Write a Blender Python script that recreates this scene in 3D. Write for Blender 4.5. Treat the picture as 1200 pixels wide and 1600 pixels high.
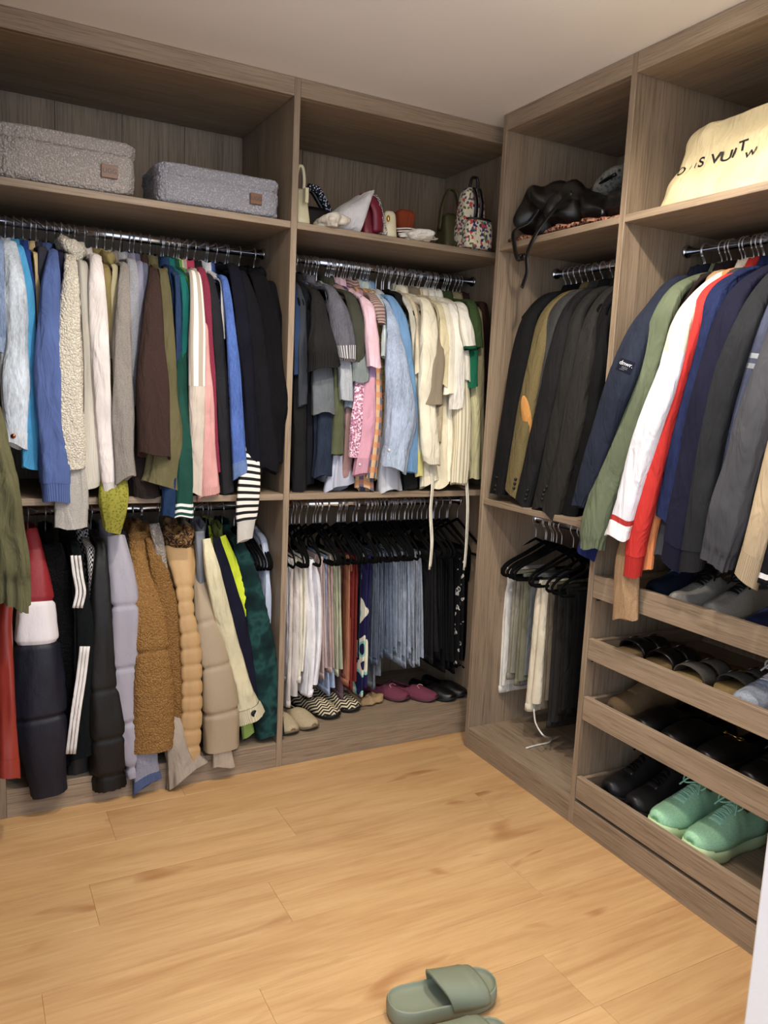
import bpy, math, random
import numpy as np
from mathutils import Vector, Matrix, noise
from mathutils.bvhtree import BVHTree

for o in list(bpy.data.objects): bpy.data.objects.remove(o)
scene = bpy.context.scene
C = scene.collection

# ------------------------------------------------------------------ camera
F_PX = 1237.35
CAM = np.array([-1.7637, -2.6043, 1.383])
YAW, PITCH, ROLL = 0.4956, -0.1462, 0.0464
_fw = np.array([math.sin(YAW)*math.cos(PITCH), math.cos(YAW)*math.cos(PITCH), math.sin(PITCH)])
_r = np.array([math.cos(YAW), -math.sin(YAW), 0.0])
_u = np.cross(_r, _fw)
RT = math.cos(ROLL)*_r + math.sin(ROLL)*_u
UP = -math.sin(ROLL)*_r + math.cos(ROLL)*_u
cd = bpy.data.cameras.new('camera')
cam = bpy.data.objects.new('camera', cd); C.objects.link(cam)
cd.sensor_fit = 'HORIZONTAL'; cd.sensor_width = 36.0
cd.lens = 36.0*F_PX/1200.0
cd.clip_start = 0.02
cam.matrix_world = Matrix(((RT[0], UP[0], -_fw[0], CAM[0]), (RT[1], UP[1], -_fw[1], CAM[1]), (RT[2], UP[2], -_fw[2], CAM[2]), (0, 0, 0, 1)))
scene.camera = cam

def at(u, v, ax, val):
    """point of the place seen at photo position (u, v) lying on the plane axis = val"""
    d = _fw + (u-600)/F_PX*RT - (v-800)/F_PX*UP
    return CAM + (val-CAM[ax])/d[ax]*d
def pj(P):
    d = np.asarray(P, float)-CAM; w = d @ _fw
    return 600+F_PX*(d @ RT)/w, 800-F_PX*(d @ UP)/w
def ppm(P):                       # metres per photo pixel at P
    return float((np.asarray(P, float)-CAM) @ _fw)/F_PX

# ------------------------------------------------------------------ world, exposure
vs = scene.view_settings
vs.view_transform = 'Standard'; vs.look = 'None'; vs.gamma = 1.0; vs.exposure = 0.38
vs.use_curve_mapping = False
world = bpy.data.worlds.new('daylight'); scene.world = world; world.use_nodes = True
bg = world.node_tree.nodes['Background']
bg.inputs[0].default_value = (0.72, 0.83, 1.0, 1); bg.inputs[1].default_value = 1.75

# downlights: position on the ceiling and power; the fixtures are built further down
LAMPS = [(-0.50, -1.12, 62), (-1.17, -0.90, 54), (-0.62, -1.72, 24), (-1.25, -1.62, 24)]
LAMP_COLOUR = (1.0, 0.90, 0.77)

# ------------------------------------------------------------------ materials
def S(c):
    return tuple(((x/255)/12.92 if x/255 <= 0.04045 else ((x/255+0.055)/1.055)**2.4) for x in c)
MATS = {}
def new_mat(key):
    m = bpy.data.materials.new(key); m.use_nodes = True
    nt = m.node_tree; b = nt.nodes['Principled BSDF']
    return m, nt, b
def N(nt, kind, **kw):
    n = nt.nodes.new(kind)
    for k, v in kw.items(): setattr(n, k, v)
    return n
def ramp(nt, stops, interp='LINEAR'):
    r = N(nt, 'ShaderNodeValToRGB'); r.color_ramp.interpolation = interp
    el = r.color_ramp.elements
    while len(el) < len(stops): el.new(0.5)
    for e, (p, c) in zip(el, stops):
        e.position = p; e.color = (*c, 1)
    return r
def mapped(nt, scale, coord='Object', rot=(0, 0, 0)):
    tc = N(nt, 'ShaderNodeTexCoord'); mp = N(nt, 'ShaderNodeMapping')
    mp.inputs['Scale'].default_value = scale; mp.inputs['Rotation'].default_value = rot
    nt.links.new(tc.outputs[coord], mp.inputs['Vector'])
    return mp.outputs[0]
def noise_tex(nt, vec, scale, detail=4, rough=0.5, dist=0.0):
    n = N(nt, 'ShaderNodeTexNoise')
    n.inputs['Scale'].default_value = scale; n.inputs['Detail'].default_value = detail
    n.inputs['Roughness'].default_value = rough; n.inputs['Distortion'].default_value = dist
    if vec is not None: nt.links.new(vec, n.inputs['Vector'])
    return n
def bump(nt, b, height, strength, dist=0.002):
    bp = N(nt, 'ShaderNodeBump'); bp.inputs['Strength'].default_value = strength; bp.inputs['Distance'].default_value = dist
    nt.links.new(height, bp.inputs['Height']); nt.links.new(bp.outputs[0], b.inputs['Normal'])
def mix(nt, a, bcol, fac, mode='MIX'):
    m = N(nt, 'ShaderNodeMix', data_type='RGBA', blend_type=mode)
    for sock, v in ((m.inputs[6], a), (m.inputs[7], bcol)):
        if isinstance(v, tuple): sock.default_value = (*v, 1)
        else: nt.links.new(v, sock)
    if isinstance(fac, float): m.inputs[0].default_value = fac
    else: nt.links.new(fac, m.inputs[0])
    return m.outputs[2]

def wood(axis):
    """grey-brown oak foil, grain along the axis"""
    key = 'wood_' + axis
    if key in MATS: return MATS[key]
    m, nt, b = new_mat(key)
    lo, hi = 2.0, 60.0
    sc = {'x': (lo, hi, hi), 'y': (hi, lo, hi), 'z': (hi, hi, lo)}[axis]
    sc2 = {'x': (0.35, 7, 7), 'y': (7, 0.35, 7), 'z': (7, 7, 0.35)}[axis]
    n1 = noise_tex(nt, mapped(nt, sc), 3.0, 6, 0.65, 0.4)
    n2 = noise_tex(nt, mapped(nt, sc2), 1.6, 4, 0.55, 0.9)
    c1 = ramp(nt, [(0.34, S((92, 77, 61))), (0.48, S((142, 124, 103))), (0.66, S((168, 148, 124)))])
    nt.links.new(n1.outputs['Fac'], c1.inputs[0])
    c2 = ramp(nt, [(0.30, S((114, 97, 80))), (0.7, S((170, 149, 126)))])
    nt.links.new(n2.outputs['Fac'], c2.inputs[0])
    col = mix(nt, c1.outputs[0], c2.outputs[0], 0.45)
    nt.links.new(col, b.inputs['Base Color'])
    b.inputs['Roughness'].default_value = 0.5
    bump(nt, b, n1.outputs['Fac'], 0.25, 0.001)
    MATS[key] = m; return m

def wrinkle(nt, b, fine, strength):
    """fine weave over soft hanging wrinkles"""
    n = noise_tex(nt, mapped(nt, (1, 1, 0.28)), 26, 3, 0.55, 0.6)
    b1 = N(nt, 'ShaderNodeBump'); b1.inputs['Strength'].default_value = 0.8; b1.inputs['Distance'].default_value = 0.018
    nt.links.new(n.outputs['Fac'], b1.inputs['Height'])
    b2 = N(nt, 'ShaderNodeBump'); b2.inputs['Strength'].default_value = strength; b2.inputs['Distance'].default_value = 0.001
    nt.links.new(fine, b2.inputs['Height']); nt.links.new(b1.outputs[0], b2.inputs['Normal'])
    nt.links.new(b2.outputs[0], b.inputs['Normal'])
def fabric(col, kind='plain', rough=0.9, var=0.12):
    key = '%s_cloth_%d_%d_%d' % (kind, *col)
    if key in MATS: return MATS[key]
    m, nt, b = new_mat(key)
    lum = 0.3*col[0]+0.59*col[1]+0.11*col[2]
    col = tuple(0.87*x+0.13*lum for x in col)
    if lum < 80 and kind != 'fleece': col = tuple(x*(0.60+0.40*(lum/80)**1.5) for x in col)
    c = S(col)
    dark = tuple(x*(1-var) for x in c); light = tuple(min(1, x*(1+var)) for x in c)
    vec = mapped(nt, (1, 1, 1))
    b.inputs['Roughness'].default_value = rough
    b.inputs['Specular IOR Level'].default_value = 0.12
    if kind in ('plain', 'fold'):
        n = noise_tex(nt, vec, 220, 3, 0.6); n2 = noise_tex(nt, vec, 9, 3, 0.5)
        r = ramp(nt, [(0.35, dark), (0.65, light)]); nt.links.new(n2.outputs['Fac'], r.inputs[0])
        nt.links.new(r.outputs[0], b.inputs['Base Color']); wrinkle(nt, b, n.outputs['Fac'], 0.25)
    elif kind == 'heather':
        n = noise_tex(nt, vec, 320, 4, 0.7)
        r = ramp(nt, [(0.30, tuple(x*0.72 for x in c)), (0.70, tuple(min(1, x*1.2) for x in c))]); nt.links.new(n.outputs['Fac'], r.inputs[0])
        nt.links.new(r.outputs[0], b.inputs['Base Color']); wrinkle(nt, b, n.outputs['Fac'], 0.3)
    elif kind == 'denim':
        v2 = mapped(nt, (1, 1, 0.12))
        n = noise_tex(nt, v2, 420, 3, 0.7); n2 = noise_tex(nt, mapped(nt, (1, 1, 0.35)), 22, 4, 0.6)
        f = N(nt, 'ShaderNodeMath', operation='MULTIPLY_ADD'); f.inputs[1].default_value = 0.5
        nt.links.new(n.outputs['Fac'], f.inputs[0])
        g = N(nt, 'ShaderNodeMath', operation='MULTIPLY'); g.inputs[1].default_value = 0.5
        nt.links.new(n2.outputs['Fac'], g.inputs[0]); nt.links.new(g.outputs[0], f.inputs[2])
        r = ramp(nt, [(0.36, tuple(x*0.62 for x in c)), (0.64, tuple(min(1, x*1.35) for x in c))]); nt.links.new(f.outputs[0], r.inputs[0])
        nt.links.new(r.outputs[0], b.inputs['Base Color']); wrinkle(nt, b, n.outputs['Fac'], 0.35)
    elif kind == 'knit':
        w = N(nt, 'ShaderNodeTexWave', wave_type='BANDS', bands_direction='X'); w.inputs['Scale'].default_value = 14
        w.inputs['Distortion'].default_value = 0.6
        tc = N(nt, 'ShaderNodeTexCoord'); mp = N(nt, 'ShaderNodeMapping'); mp.inputs['Scale'].default_value = (2.2, 0.6, 1)
        nt.links.new(tc.outputs['UV'], mp.inputs[0]); nt.links.new(mp.outputs[0], w.inputs[0])
        r = ramp(nt, [(0.1, tuple(x*0.7 for x in c)), (0.7, light)]); nt.links.new(w.outputs['Fac'], r.inputs[0])
        nt.links.new(r.outputs[0], b.inputs['Base Color']); bump(nt, b, w.outputs['Fac'], 0.6, 0.003)
    elif kind == 'canvas':
        n = noise_tex(nt, vec, 260, 3, 0.6)
        r = ramp(nt, [(0.35, dark), (0.65, light)]); nt.links.new(n.outputs['Fac'], r.inputs[0])
        nt.links.new(r.outputs[0], b.inputs['Base Color']); bump(nt, b, n.outputs['Fac'], 0.25, 0.001)
    elif kind == 'rib':
        w = N(nt, 'ShaderNodeTexWave', wave_type='BANDS', bands_direction='X'); w.inputs['Scale'].default_value = 13
        tc = N(nt, 'ShaderNodeTexCoord'); nt.links.new(tc.outputs['UV'], w.inputs[0])
        r = ramp(nt, [(0.1, tuple(x*0.8 for x in c)), (0.6, c)]); nt.links.new(w.outputs['Fac'], r.inputs[0])
        nt.links.new(r.outputs[0], b.inputs['Base Color']); bump(nt, b, w.outputs['Fac'], 0.5, 0.003)
    elif kind == 'fleece':
        v = N(nt, 'ShaderNodeTexVoronoi'); v.inputs['Scale'].default_value = 170; nt.links.new(vec, v.inputs['Vector'])
        n = noise_tex(nt, vec, 90, 4, 0.7)
        a = N(nt, 'ShaderNodeMath', operation='ADD'); nt.links.new(v.outputs['Distance'], a.inputs[0]); nt.links.new(n.outputs['Fac'], a.inputs[1])
        r = ramp(nt, [(0.45, tuple(min(1, x*1.3) for x in c)), (1.15, tuple(x*0.72 for x in c))]); nt.links.new(a.outputs[0], r.inputs[0])
        nt.links.new(r.outputs[0], b.inputs['Base Color']); bump(nt, b, a.outputs[0], 0.9, 0.005)
        b.inputs['Roughness'].default_value = 1.0
    elif kind == 'puffer':
        n = noise_tex(nt, mapped(nt, (1, 1, 0.5)), 26, 4, 0.6)
        b.inputs['Base Color'].default_value = (*c, 1); b.inputs['Roughness'].default_value = min(rough, 0.55)
        b.inputs['Specular IOR Level'].default_value = 0.4
        bump(nt, b, n.outputs['Fac'], 0.5, 0.006)
    elif kind == 'satin':
        n = noise_tex(nt, mapped(nt, (1, 1, 0.3)), 18, 3, 0.5)
        b.inputs['Base Color'].default_value = (*c, 1); b.inputs['Roughness'].default_value = 0.32
        b.inputs['Specular IOR Level'].default_value = 0.6
        bump(nt, b, n.outputs['Fac'], 0.4, 0.006)
    elif kind == 'leather':
        n = noise_tex(nt, vec, 130, 4, 0.6)
        b.inputs['Base Color'].default_value = (*c, 1); b.inputs['Roughness'].default_value = 0.38
        b.inputs['Specular IOR Level'].default_value = 0.5
        bump(nt, b, n.outputs['Fac'], 0.2, 0.001)
    elif kind == 'rubber':
        b.inputs['Base Color'].default_value = (*c, 1); b.inputs['Roughness'].default_value = 0.6
        b.inputs['Specular IOR Level'].default_value = 0.4
        n = noise_tex(nt, vec, 300, 2, 0.5); bump(nt, b, n.outputs['Fac'], 0.1, 0.0006)
    elif kind == 'velvet':
        b.inputs['Base Color'].default_value = (*c, 1)
    MATS[key] = m; return m

def metal(col=(200, 200, 205), rough=0.16):
    key = 'metal_%d_%d_%d' % col
    if key in MATS: return MATS[key]
    m, nt, b = new_mat(key)
    b.inputs['Base Color'].default_value = (*S(col), 1); b.inputs['Metallic'].default_value = 1.0; b.inputs['Roughness'].default_value = rough
    n = noise_tex(nt, mapped(nt, (1, 1, 1)), 60, 2); bump(nt, b, n.outputs['Fac'], 0.03, 0.0005)
    MATS[key] = m; return m

def pattern(name, build, rough=0.85):
    if name in MATS: return MATS[name]
    m, nt, b = new_mat(name); b.inputs['Roughness'].default_value = rough; b.inputs['Specular IOR Level'].default_value = 0.25
    build(nt, b); MATS[name] = m; return m
def uvmap(nt, sx, sy, rot=0.0):
    tc = N(nt, 'ShaderNodeTexCoord'); mp = N(nt, 'ShaderNodeMapping')
    mp.inputs['Scale'].default_value = (sx, sy, 1); mp.inputs['Rotation'].default_value = (0, 0, rot)
    nt.links.new(tc.outputs['UV'], mp.inputs[0]); return mp.outputs[0]
def m_stripes(name, c1, c2, freq, along=True, width=0.5):
    def f(nt, b):
        sep = N(nt, 'ShaderNodeSeparateXYZ'); nt.links.new(uvmap(nt, 1, 1), sep.inputs[0])
        mu = N(nt, 'ShaderNodeMath', operation='MULTIPLY'); mu.inputs[1].default_value = freq
        nt.links.new(sep.outputs[0 if along else 1], mu.inputs[0])
        fr = N(nt, 'ShaderNodeMath', operation='FRACT'); nt.links.new(mu.outputs[0], fr.inputs[0])
        gt = N(nt, 'ShaderNodeMath', operation='GREATER_THAN'); gt.inputs[1].default_value = width
        nt.links.new(fr.outputs[0], gt.inputs[0])
        nt.links.new(mix(nt, S(c1), S(c2), gt.outputs[0]), b.inputs['Base Color'])
    return pattern(name, f)
def m_plaid(name):
    def f(nt, b):
        sep = N(nt, 'ShaderNodeSeparateXYZ'); nt.links.new(uvmap(nt, 5, 22), sep.inputs[0])
        outs = []
        for k, th in ((0, 0.55), (1, 0.55)):
            fr = N(nt, 'ShaderNodeMath', operation='FRACT'); nt.links.new(sep.outputs[k], fr.inputs[0])
            g = N(nt, 'ShaderNodeMath', operation='GREATER_THAN'); g.inputs[1].default_value = th; nt.links.new(fr.outputs[0], g.inputs[0]); outs.append(g.outputs[0])
        c = mix(nt, S((205, 170, 130)), S((92, 96, 116)), outs[0])
        c = mix(nt, c, S((196, 120, 70)), mixf(nt, outs[1], 0.55))
        nt.links.new(c, b.inputs['Base Color'])
    return pattern(name, f)
def mixf(nt, sock, k):
    mu = N(nt, 'ShaderNodeMath', operation='MULTIPLY'); mu.inputs[1].default_value = k; nt.links.new(sock, mu.inputs[0]); return mu.outputs[0]
def m_check(name, c1, c2, sx, sy, rot=0.0):
    def f(nt, b):
        ch = N(nt, 'ShaderNodeTexChecker'); ch.inputs['Scale'].default_value = 1
        ch.inputs[1].default_value = (*S(c1), 1); ch.inputs[2].default_value = (*S(c2), 1)
        nt.links.new(uvmap(nt, sx, sy, rot), ch.inputs[0]); nt.links.new(ch.outputs[0], b.inputs['Base Color'])
    return pattern(name, f)
def m_blotch(name, stops, scale, detail=1.0, kind='noise', coord='Object', rough=0.85, interp='CONSTANT'):
    def f(nt, b):
        vec = mapped(nt, (1, 1, 1), coord)
        if kind == 'noise': t = noise_tex(nt, vec, scale, detail).outputs['Fac']
        else:
            v = N(nt, 'ShaderNodeTexVoronoi'); v.inputs['Scale'].default_value = scale; nt.links.new(vec, v.inputs['Vector'])
            if kind == 'cells':
                sp = N(nt, 'ShaderNodeSeparateColor'); nt.links.new(v.outputs['Color'], sp.inputs[0]); t = sp.outputs[0]
            else: t = v.outputs['Distance']
        r = ramp(nt, [(p, S(c)) for p, c in stops], interp); nt.links.new(t, r.inputs[0])
        nt.links.new(r.outputs[0], b.inputs['Base Color'])
    return pattern(name, f, rough)
def m_zigzag(name, c1, c2):
    def f(nt, b):
        sep = N(nt, 'ShaderNodeSeparateXYZ'); nt.links.new(mapped(nt, (1, 1, 1)), sep.inputs[0])
        m1 = N(nt, 'ShaderNodeMath', operation='PINGPONG'); m1.inputs[1].default_value = 0.016; nt.links.new(sep.outputs[0], m1.inputs[0])
        ad = N(nt, 'ShaderNodeMath', operation='ADD'); nt.links.new(sep.outputs[1], ad.inputs[0]); nt.links.new(m1.outputs[0], ad.inputs[1])
        a2 = N(nt, 'ShaderNodeMath', operation='ADD'); nt.links.new(ad.outputs[0], a2.inputs[0]); nt.links.new(sep.outputs[2], a2.inputs[1])
        mu = N(nt, 'ShaderNodeMath', operation='MULTIPLY'); mu.inputs[1].default_value = 52; nt.links.new(a2.outputs[0], mu.inputs[0])
        fr = N(nt, 'ShaderNodeMath', operation='FRACT'); nt.links.new(mu.outputs[0], fr.inputs[0])
        g = N(nt, 'ShaderNodeMath', operation='GREATER_THAN'); g.inputs[1].default_value = 0.5; nt.links.new(fr.outputs[0], g.inputs[0])
        nt.links.new(mix(nt, S(c1), S(c2), g.outputs[0]), b.inputs['Base Color'])
    return pattern(name, f)

def paint(col, rough=0.85, key=None):
    key = key or 'paint_%d_%d_%d' % col
    if key in MATS: return MATS[key]
    m, nt, b = new_mat(key)
    n = noise_tex(nt, mapped(nt, (1, 1, 1)), 90, 5, 0.6)
    b.inputs['Base Color'].default_value = (*S(col), 1); b.inputs['Roughness'].default_value = rough
    bump(nt, b, n.outputs['Fac'], 0.25, 0.002)
    MATS[key] = m; return m

def floor_wood():
    m, nt, b = new_mat('oak_planks')
    tc = N(nt, 'ShaderNodeTexCoord'); oi = N(nt, 'ShaderNodeObjectInfo')
    off = N(nt, 'ShaderNodeVectorMath', operation='MULTIPLY_ADD')
    cmb = N(nt, 'ShaderNodeCombineXYZ')
    for i in range(3): nt.links.new(oi.outputs['Random'], cmb.inputs[i])
    nt.links.new(cmb.outputs[0], off.inputs[0]); off.inputs[1].default_value = (37, 19, 11)
    nt.links.new(tc.outputs['Object'], off.inputs[2])
    def mp(s):
        k = N(nt, 'ShaderNodeMapping'); k.inputs['Scale'].default_value = s; nt.links.new(off.outputs[0], k.inputs[0]); return k.outputs[0]
    grain = noise_tex(nt, mp((2.2, 55, 20)), 2.2, 6, 0.65, 0.3)
    cloud = noise_tex(nt, mp((1.1, 6.5, 3)), 1.5, 4, 0.6, 1.3)
    knots = noise_tex(nt, mp((2.6, 7.5, 3)), 1.2, 2, 0.4, 0.8)
    r1 = ramp(nt, [(0.28, S((178, 137, 92))), (0.5, S((196, 157, 109))), (0.75, S((210, 173, 125)))])
    nt.links.new(cloud.outputs['Fac'], r1.inputs[0])
    r2 = ramp(nt, [(0.30, S((172, 130, 87))), (0.5, S((196, 157, 110))), (0.8, S((211, 175, 130)))])
    nt.links.new(grain.outputs['Fac'], r2.inputs[0])
    col = mix(nt, r1.outputs[0], r2.outputs[0], 0.38)
    streak = noise_tex(nt, mp((0.9, 11, 3)), 1.7, 5, 0.6, 0.7)
    rs_ = ramp(nt, [(0.50, (0, 0, 0)), (0.74, (0.42, 0.42, 0.42))]); nt.links.new(streak.outputs['Fac'], rs_.inputs[0])
    col = mix(nt, col, S((160, 112, 68)), rs_.outputs[0])
    rk = ramp(nt, [(0.66, (0, 0, 0)), (0.76, (0.75, 0.75, 0.75))]); nt.links.new(knots.outputs['Fac'], rk.inputs[0])
    col = mix(nt, col, S((150, 98, 56)), rk.outputs[0])
    hv = N(nt, 'ShaderNodeHueSaturation'); nt.links.new(col, hv.inputs['Color'])
    mr = N(nt, 'ShaderNodeMapRange'); mr.inputs[3].default_value = 0.96; mr.inputs[4].default_value = 1.04
    nt.links.new(oi.outputs['Random'], mr.inputs[0]); nt.links.new(mr.outputs[0], hv.inputs['Value'])
    nt.links.new(hv.outputs[0], b.inputs['Base Color'])
    b.inputs['Roughness'].default_value = 0.42; b.inputs['Specular IOR Level'].default_value = 0.35
    bump(nt, b, grain.outputs['Fac'], 0.12, 0.0008)
    return m

# ------------------------------------------------------------------ mesh helpers
def link_mesh(name, verts, faces, mat, parent=None, uvs=None, smooth=True, kind=None):
    me = bpy.data.meshes.new(name)
    me.from_pydata([tuple(map(float, v)) for v in verts], [], faces)
    if uvs is not None:
        lay = me.uv_layers.new(name='UVMap')
        idx = np.empty(len(me.loops), dtype=np.int32); me.loops.foreach_get('vertex_index', idx)
        lay.data.foreach_set('uv', np.asarray(uvs, dtype=np.float32)[idx].ravel())
    if smooth: me.polygons.foreach_set('use_smooth', [True]*len(me.polygons))
    if mat is not None: me.materials.append(mat)
    me.update()
    o = bpy.data.objects.new(name, me); C.objects.link(o)
    if parent is not None:
        o.parent = parent
        o.matrix_parent_inverse = MPI.get(parent.name, Matrix.Identity(4))
    if kind: o['kind'] = kind
    return o
MPI = {}
def empty(name, loc, label=None, cat=None, group=None):
    o = bpy.data.objects.new(name, None); C.objects.link(o); o.empty_display_size = 0.03
    o.location = tuple(map(float, loc))
    MPI[o.name] = Matrix.Translation(-Vector(tuple(map(float, loc))))
    if label: o['label'] = label
    if cat: o['category'] = cat
    if group: o['group'] = group
    return o
def tag(o, label, cat, group=None):
    o['label'] = label; o['category'] = cat
    if group: o['group'] = group
    return o
def box_vf(lo, hi, bev=0.0):
    x0, y0, z0 = lo; x1, y1, z1 = hi
    if bev <= 0:
        v = [(x0, y0, z0), (x1, y0, z0), (x1, y1, z0), (x0, y1, z0), (x0, y0, z1), (x1, y0, z1), (x1, y1, z1), (x0, y1, z1)]
        f = [(0, 3, 2, 1), (4, 5, 6, 7), (0, 1, 5, 4), (1, 2, 6, 5), (2, 3, 7, 6), (3, 0, 4, 7)]
        return v, f
    b = bev; v = []; idx = {}
    for ix, X in ((0, x0), (1, x1)):
        for iy, Y in ((0, y0), (1, y1)):
            for iz, Z in ((0, z0), (1, z1)):
                sx, sy, sz = (1, -1)[ix], (1, -1)[iy], (1, -1)[iz]
                for a in range(3):
                    p = [X+sx*b, Y+sy*b, Z+sz*b]; p[a] = (X, Y, Z)[a]
                    idx[(ix, iy, iz, a)] = len(v); v.append(tuple(p))
    f = []
    for a in range(3):
        o = [i for i in range(3) if i != a]
        for s in (0, 1):
            q = []
            for c1, c2 in ((0, 0), (1, 0), (1, 1), (0, 1)):
                k = [0, 0, 0]; k[a] = s; k[o[0]] = c1; k[o[1]] = c2; q.append(idx[(*k, a)])
            f.append(tuple(q))
    for a in range(3):           # edges parallel to a
        o = [i for i in range(3) if i != a]
        for c1 in (0, 1):
            for c2 in (0, 1):
                k0 = [0, 0, 0]; k0[o[0]] = c1; k0[o[1]] = c2; k1 = list(k0); k1[a] = 1
                f.append((idx[(*k0, o[0])], idx[(*k1, o[0])], idx[(*k1, o[1])], idx[(*k0, o[1])]))
    for ix in (0, 1):
        for iy in (0, 1):
            for iz in (0, 1): f.append(tuple(idx[(ix, iy, iz, a)] for a in range(3)))
    return v, f
def fix_normals(o):
    import bmesh
    bm = bmesh.new(); bm.from_mesh(o.data); bmesh.ops.recalc_face_normals(bm, faces=bm.faces); bm.to_mesh(o.data); bm.free()
def box(name, lo, hi, mat, parent=None, bev=0.0012, kind=None):
    lo, hi = [min(a, b) for a, b in zip(lo, hi)], [max(a, b) for a, b in zip(lo, hi)]
    v, f = box_vf(lo, hi, bev)
    o = link_mesh(name, v, f, mat, parent, smooth=False, kind=kind); fix_normals(o); return o

def catmull(P, n):
    P = np.asarray(P, float); k = len(P)
    if k == 2:
        t = np.linspace(0, 1, n)[:, None]; return P[0]*(1-t)+P[1]*t
    seg = np.r_[0, np.cumsum(np.linalg.norm(np.diff(P[:, :3], axis=0), axis=1))]
    out = []
    for s in np.linspace(0, seg[-1], n):
        i = min(max(np.searchsorted(seg, s, 'right')-1, 0), k-2)
        t = (s-seg[i])/max(seg[i+1]-seg[i], 1e-9)
        p1, p2 = P[i], P[i+1]
        h = seg[i+1]-seg[i]
        def tan(j):
            if j == 0: return (P[1]-P[0])/(seg[1]-seg[0])
            if j == k-1: return (P[-1]-P[-2])/(seg[-1]-seg[-2])
            return (P[j+1]-P[j-1])/(seg[j+1]-seg[j-1])
        m1, m2 = tan(i)*h, tan(i+1)*h
        t2, t3 = t*t, t*t*t
        out.append((2*t3-3*t2+1)*p1+(t3-2*t2+t)*m1+(-2*t3+3*t2)*p2+(t3-t2)*m2)
    return np.array(out)
def grid_faces(rings, n, closed=True, off=0):
    f = []
    for i in range(rings-1):
        for j in range(n if closed else n-1):
            k = (j+1) % n
            f.append((off+i*n+j, off+i*n+k, off+(i+1)*n+k, off+(i+1)*n+j))
    return f
def wire(name, pts, rad, mat, parent=None, n=7, smooth_pts=0, flat=None, closed=False, kind=None):
    """a cord or bar along the points; flat=(a, b, axis) gives an elliptic section with a along the axis"""
    P = np.asarray(pts, float)
    if smooth_pts: P = catmull(P, smooth_pts)
    m = len(P); V = []
    prev = None
    for i in range(m):
        if closed: T = P[(i+1) % m]-P[i-1]
        else: T = P[min(i+1, m-1)]-P[max(i-1, 0)]
        T = T/max(np.linalg.norm(T), 1e-9)
        if flat is not None:
            A = np.asarray(flat[2], float); A = A-(A@T)*T
            if np.linalg.norm(A) < 1e-4: A = prev if prev is not None else np.cross(T, (0.3, 0.5, 0.8))
            A = A/np.linalg.norm(A); a, b = flat[0], flat[1]
        else:
            if prev is None: A = np.cross(T, (0, 0, 1.0) if abs(T[2]) < 0.9 else (1.0, 0, 0))
            else: A = prev-(prev@T)*T
            A = A/max(np.linalg.norm(A), 1e-9)
            rr = rad[i] if hasattr(rad, '__len__') else rad
            a = b = rr
        prev = A; Bv = np.cross(T, A)
        for j in range(n):
            th = 2*math.pi*j/n
            V.append(P[i]+a*math.cos(th)*A+b*math.sin(th)*Bv)
    f = grid_faces(m, n)
    if closed: f += [((m-1)*n+j, (m-1)*n+(j+1) % n, (j+1) % n, j) for j in range(n)]
    else: f += [tuple(range(n-1, -1, -1)), tuple((m-1)*n+j for j in range(n))]
    return link_mesh(name, V, f, mat, parent, kind=kind)
def blob(name, c, axes, mat, parent=None, rough=0.1, freq=8, seed=0, nu=28, nv=18, power=1.0, flatbot=None):
    """a soft lump: axes are three vectors (half extents)"""
    c = np.asarray(c, float); A = [np.asarray(a, float) for a in axes]; V = []; uv = []
    for i in range(nv+1):
        ph = math.pi*i/nv
        for j in range(nu):
            th = 2*math.pi*j/nu
            d = (math.sin(ph)*math.cos(th), math.sin(ph)*math.sin(th), -math.cos(ph))
            d = tuple(math.copysign(abs(k)**power, k) for k in d)
            p = d[0]*A[0]+d[1]*A[1]+d[2]*A[2]
            q = Vector(tuple(p*freq))+Vector((seed*3.1, seed*1.7, seed*5.3))
            s = 1+rough*noise.noise(q)*1.6+rough*0.5*noise.noise(q*2.3)
            w = c+p*s
            if flatbot is not None and w[2] < flatbot: w[2] = flatbot+(w[2]-flatbot)*0.02
            V.append(w); uv.append((j/nu, i/nv))
    return link_mesh(name, V, grid_faces(nv+1, nu), mat, parent, uvs=uv)
def loft(name, rings, mat, parent=None, n=28, cap=True, power=0.6, rough=0.0, freq=10, seed=0, uvlen=True):
    """rings: (centre, axisA vector, axisB vector)"""
    V = []; uv = []; L = 0; pc = None
    for (c, A, Bv) in rings:
        c = np.asarray(c, float); A = np.asarray(A, float); Bv = np.asarray(Bv, float)
        if pc is not None: L += np.linalg.norm(c-pc)
        pc = c
        for j in range(n):
            th = 2*math.pi*j/n
            ct, st = math.cos(th), math.sin(th)
            p = math.copysign(abs(ct)**power, ct)*A+math.copysign(abs(st)**power, st)*Bv
            if rough:
                q = Vector(tuple((c+p)*freq))+Vector((seed*2.9, seed*1.3, seed))
                p = p*(1+rough*noise.noise(q)*1.5)
            V.append(c+p); uv.append((j/n, L))
    m = len(rings); f = grid_faces(m, n)
    if cap: f += [tuple(range(n-1, -1, -1)), tuple((m-1)*n+j for j in range(n))]
    return link_mesh(name, V, f, mat, parent, uvs=uv)
# ------------------------------------------------------------------ setting
H = 2.40
DEP = 0.545
XL, XD = -1.665, -0.750          # left bay: inner left edge, divider centre
XR = 0.165                       # right end of the back run (inside the corner)
T = 0.022
YR0, YR1, YR2 = -0.1124, -0.7366, -1.72
ZS, ZM, ZT, ZF = 1.9465, 1.023, 0.093, 2.3417
YW = -1.75

floor = box('floor', (-2.4, -4.6, -0.06), (2.2, 0.65, -0.012), paint((150, 112, 72)), bev=0, kind='structure')
PM = floor_wood()
edges = [0.115-0.19*k for k in range(0, 26)]
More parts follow.
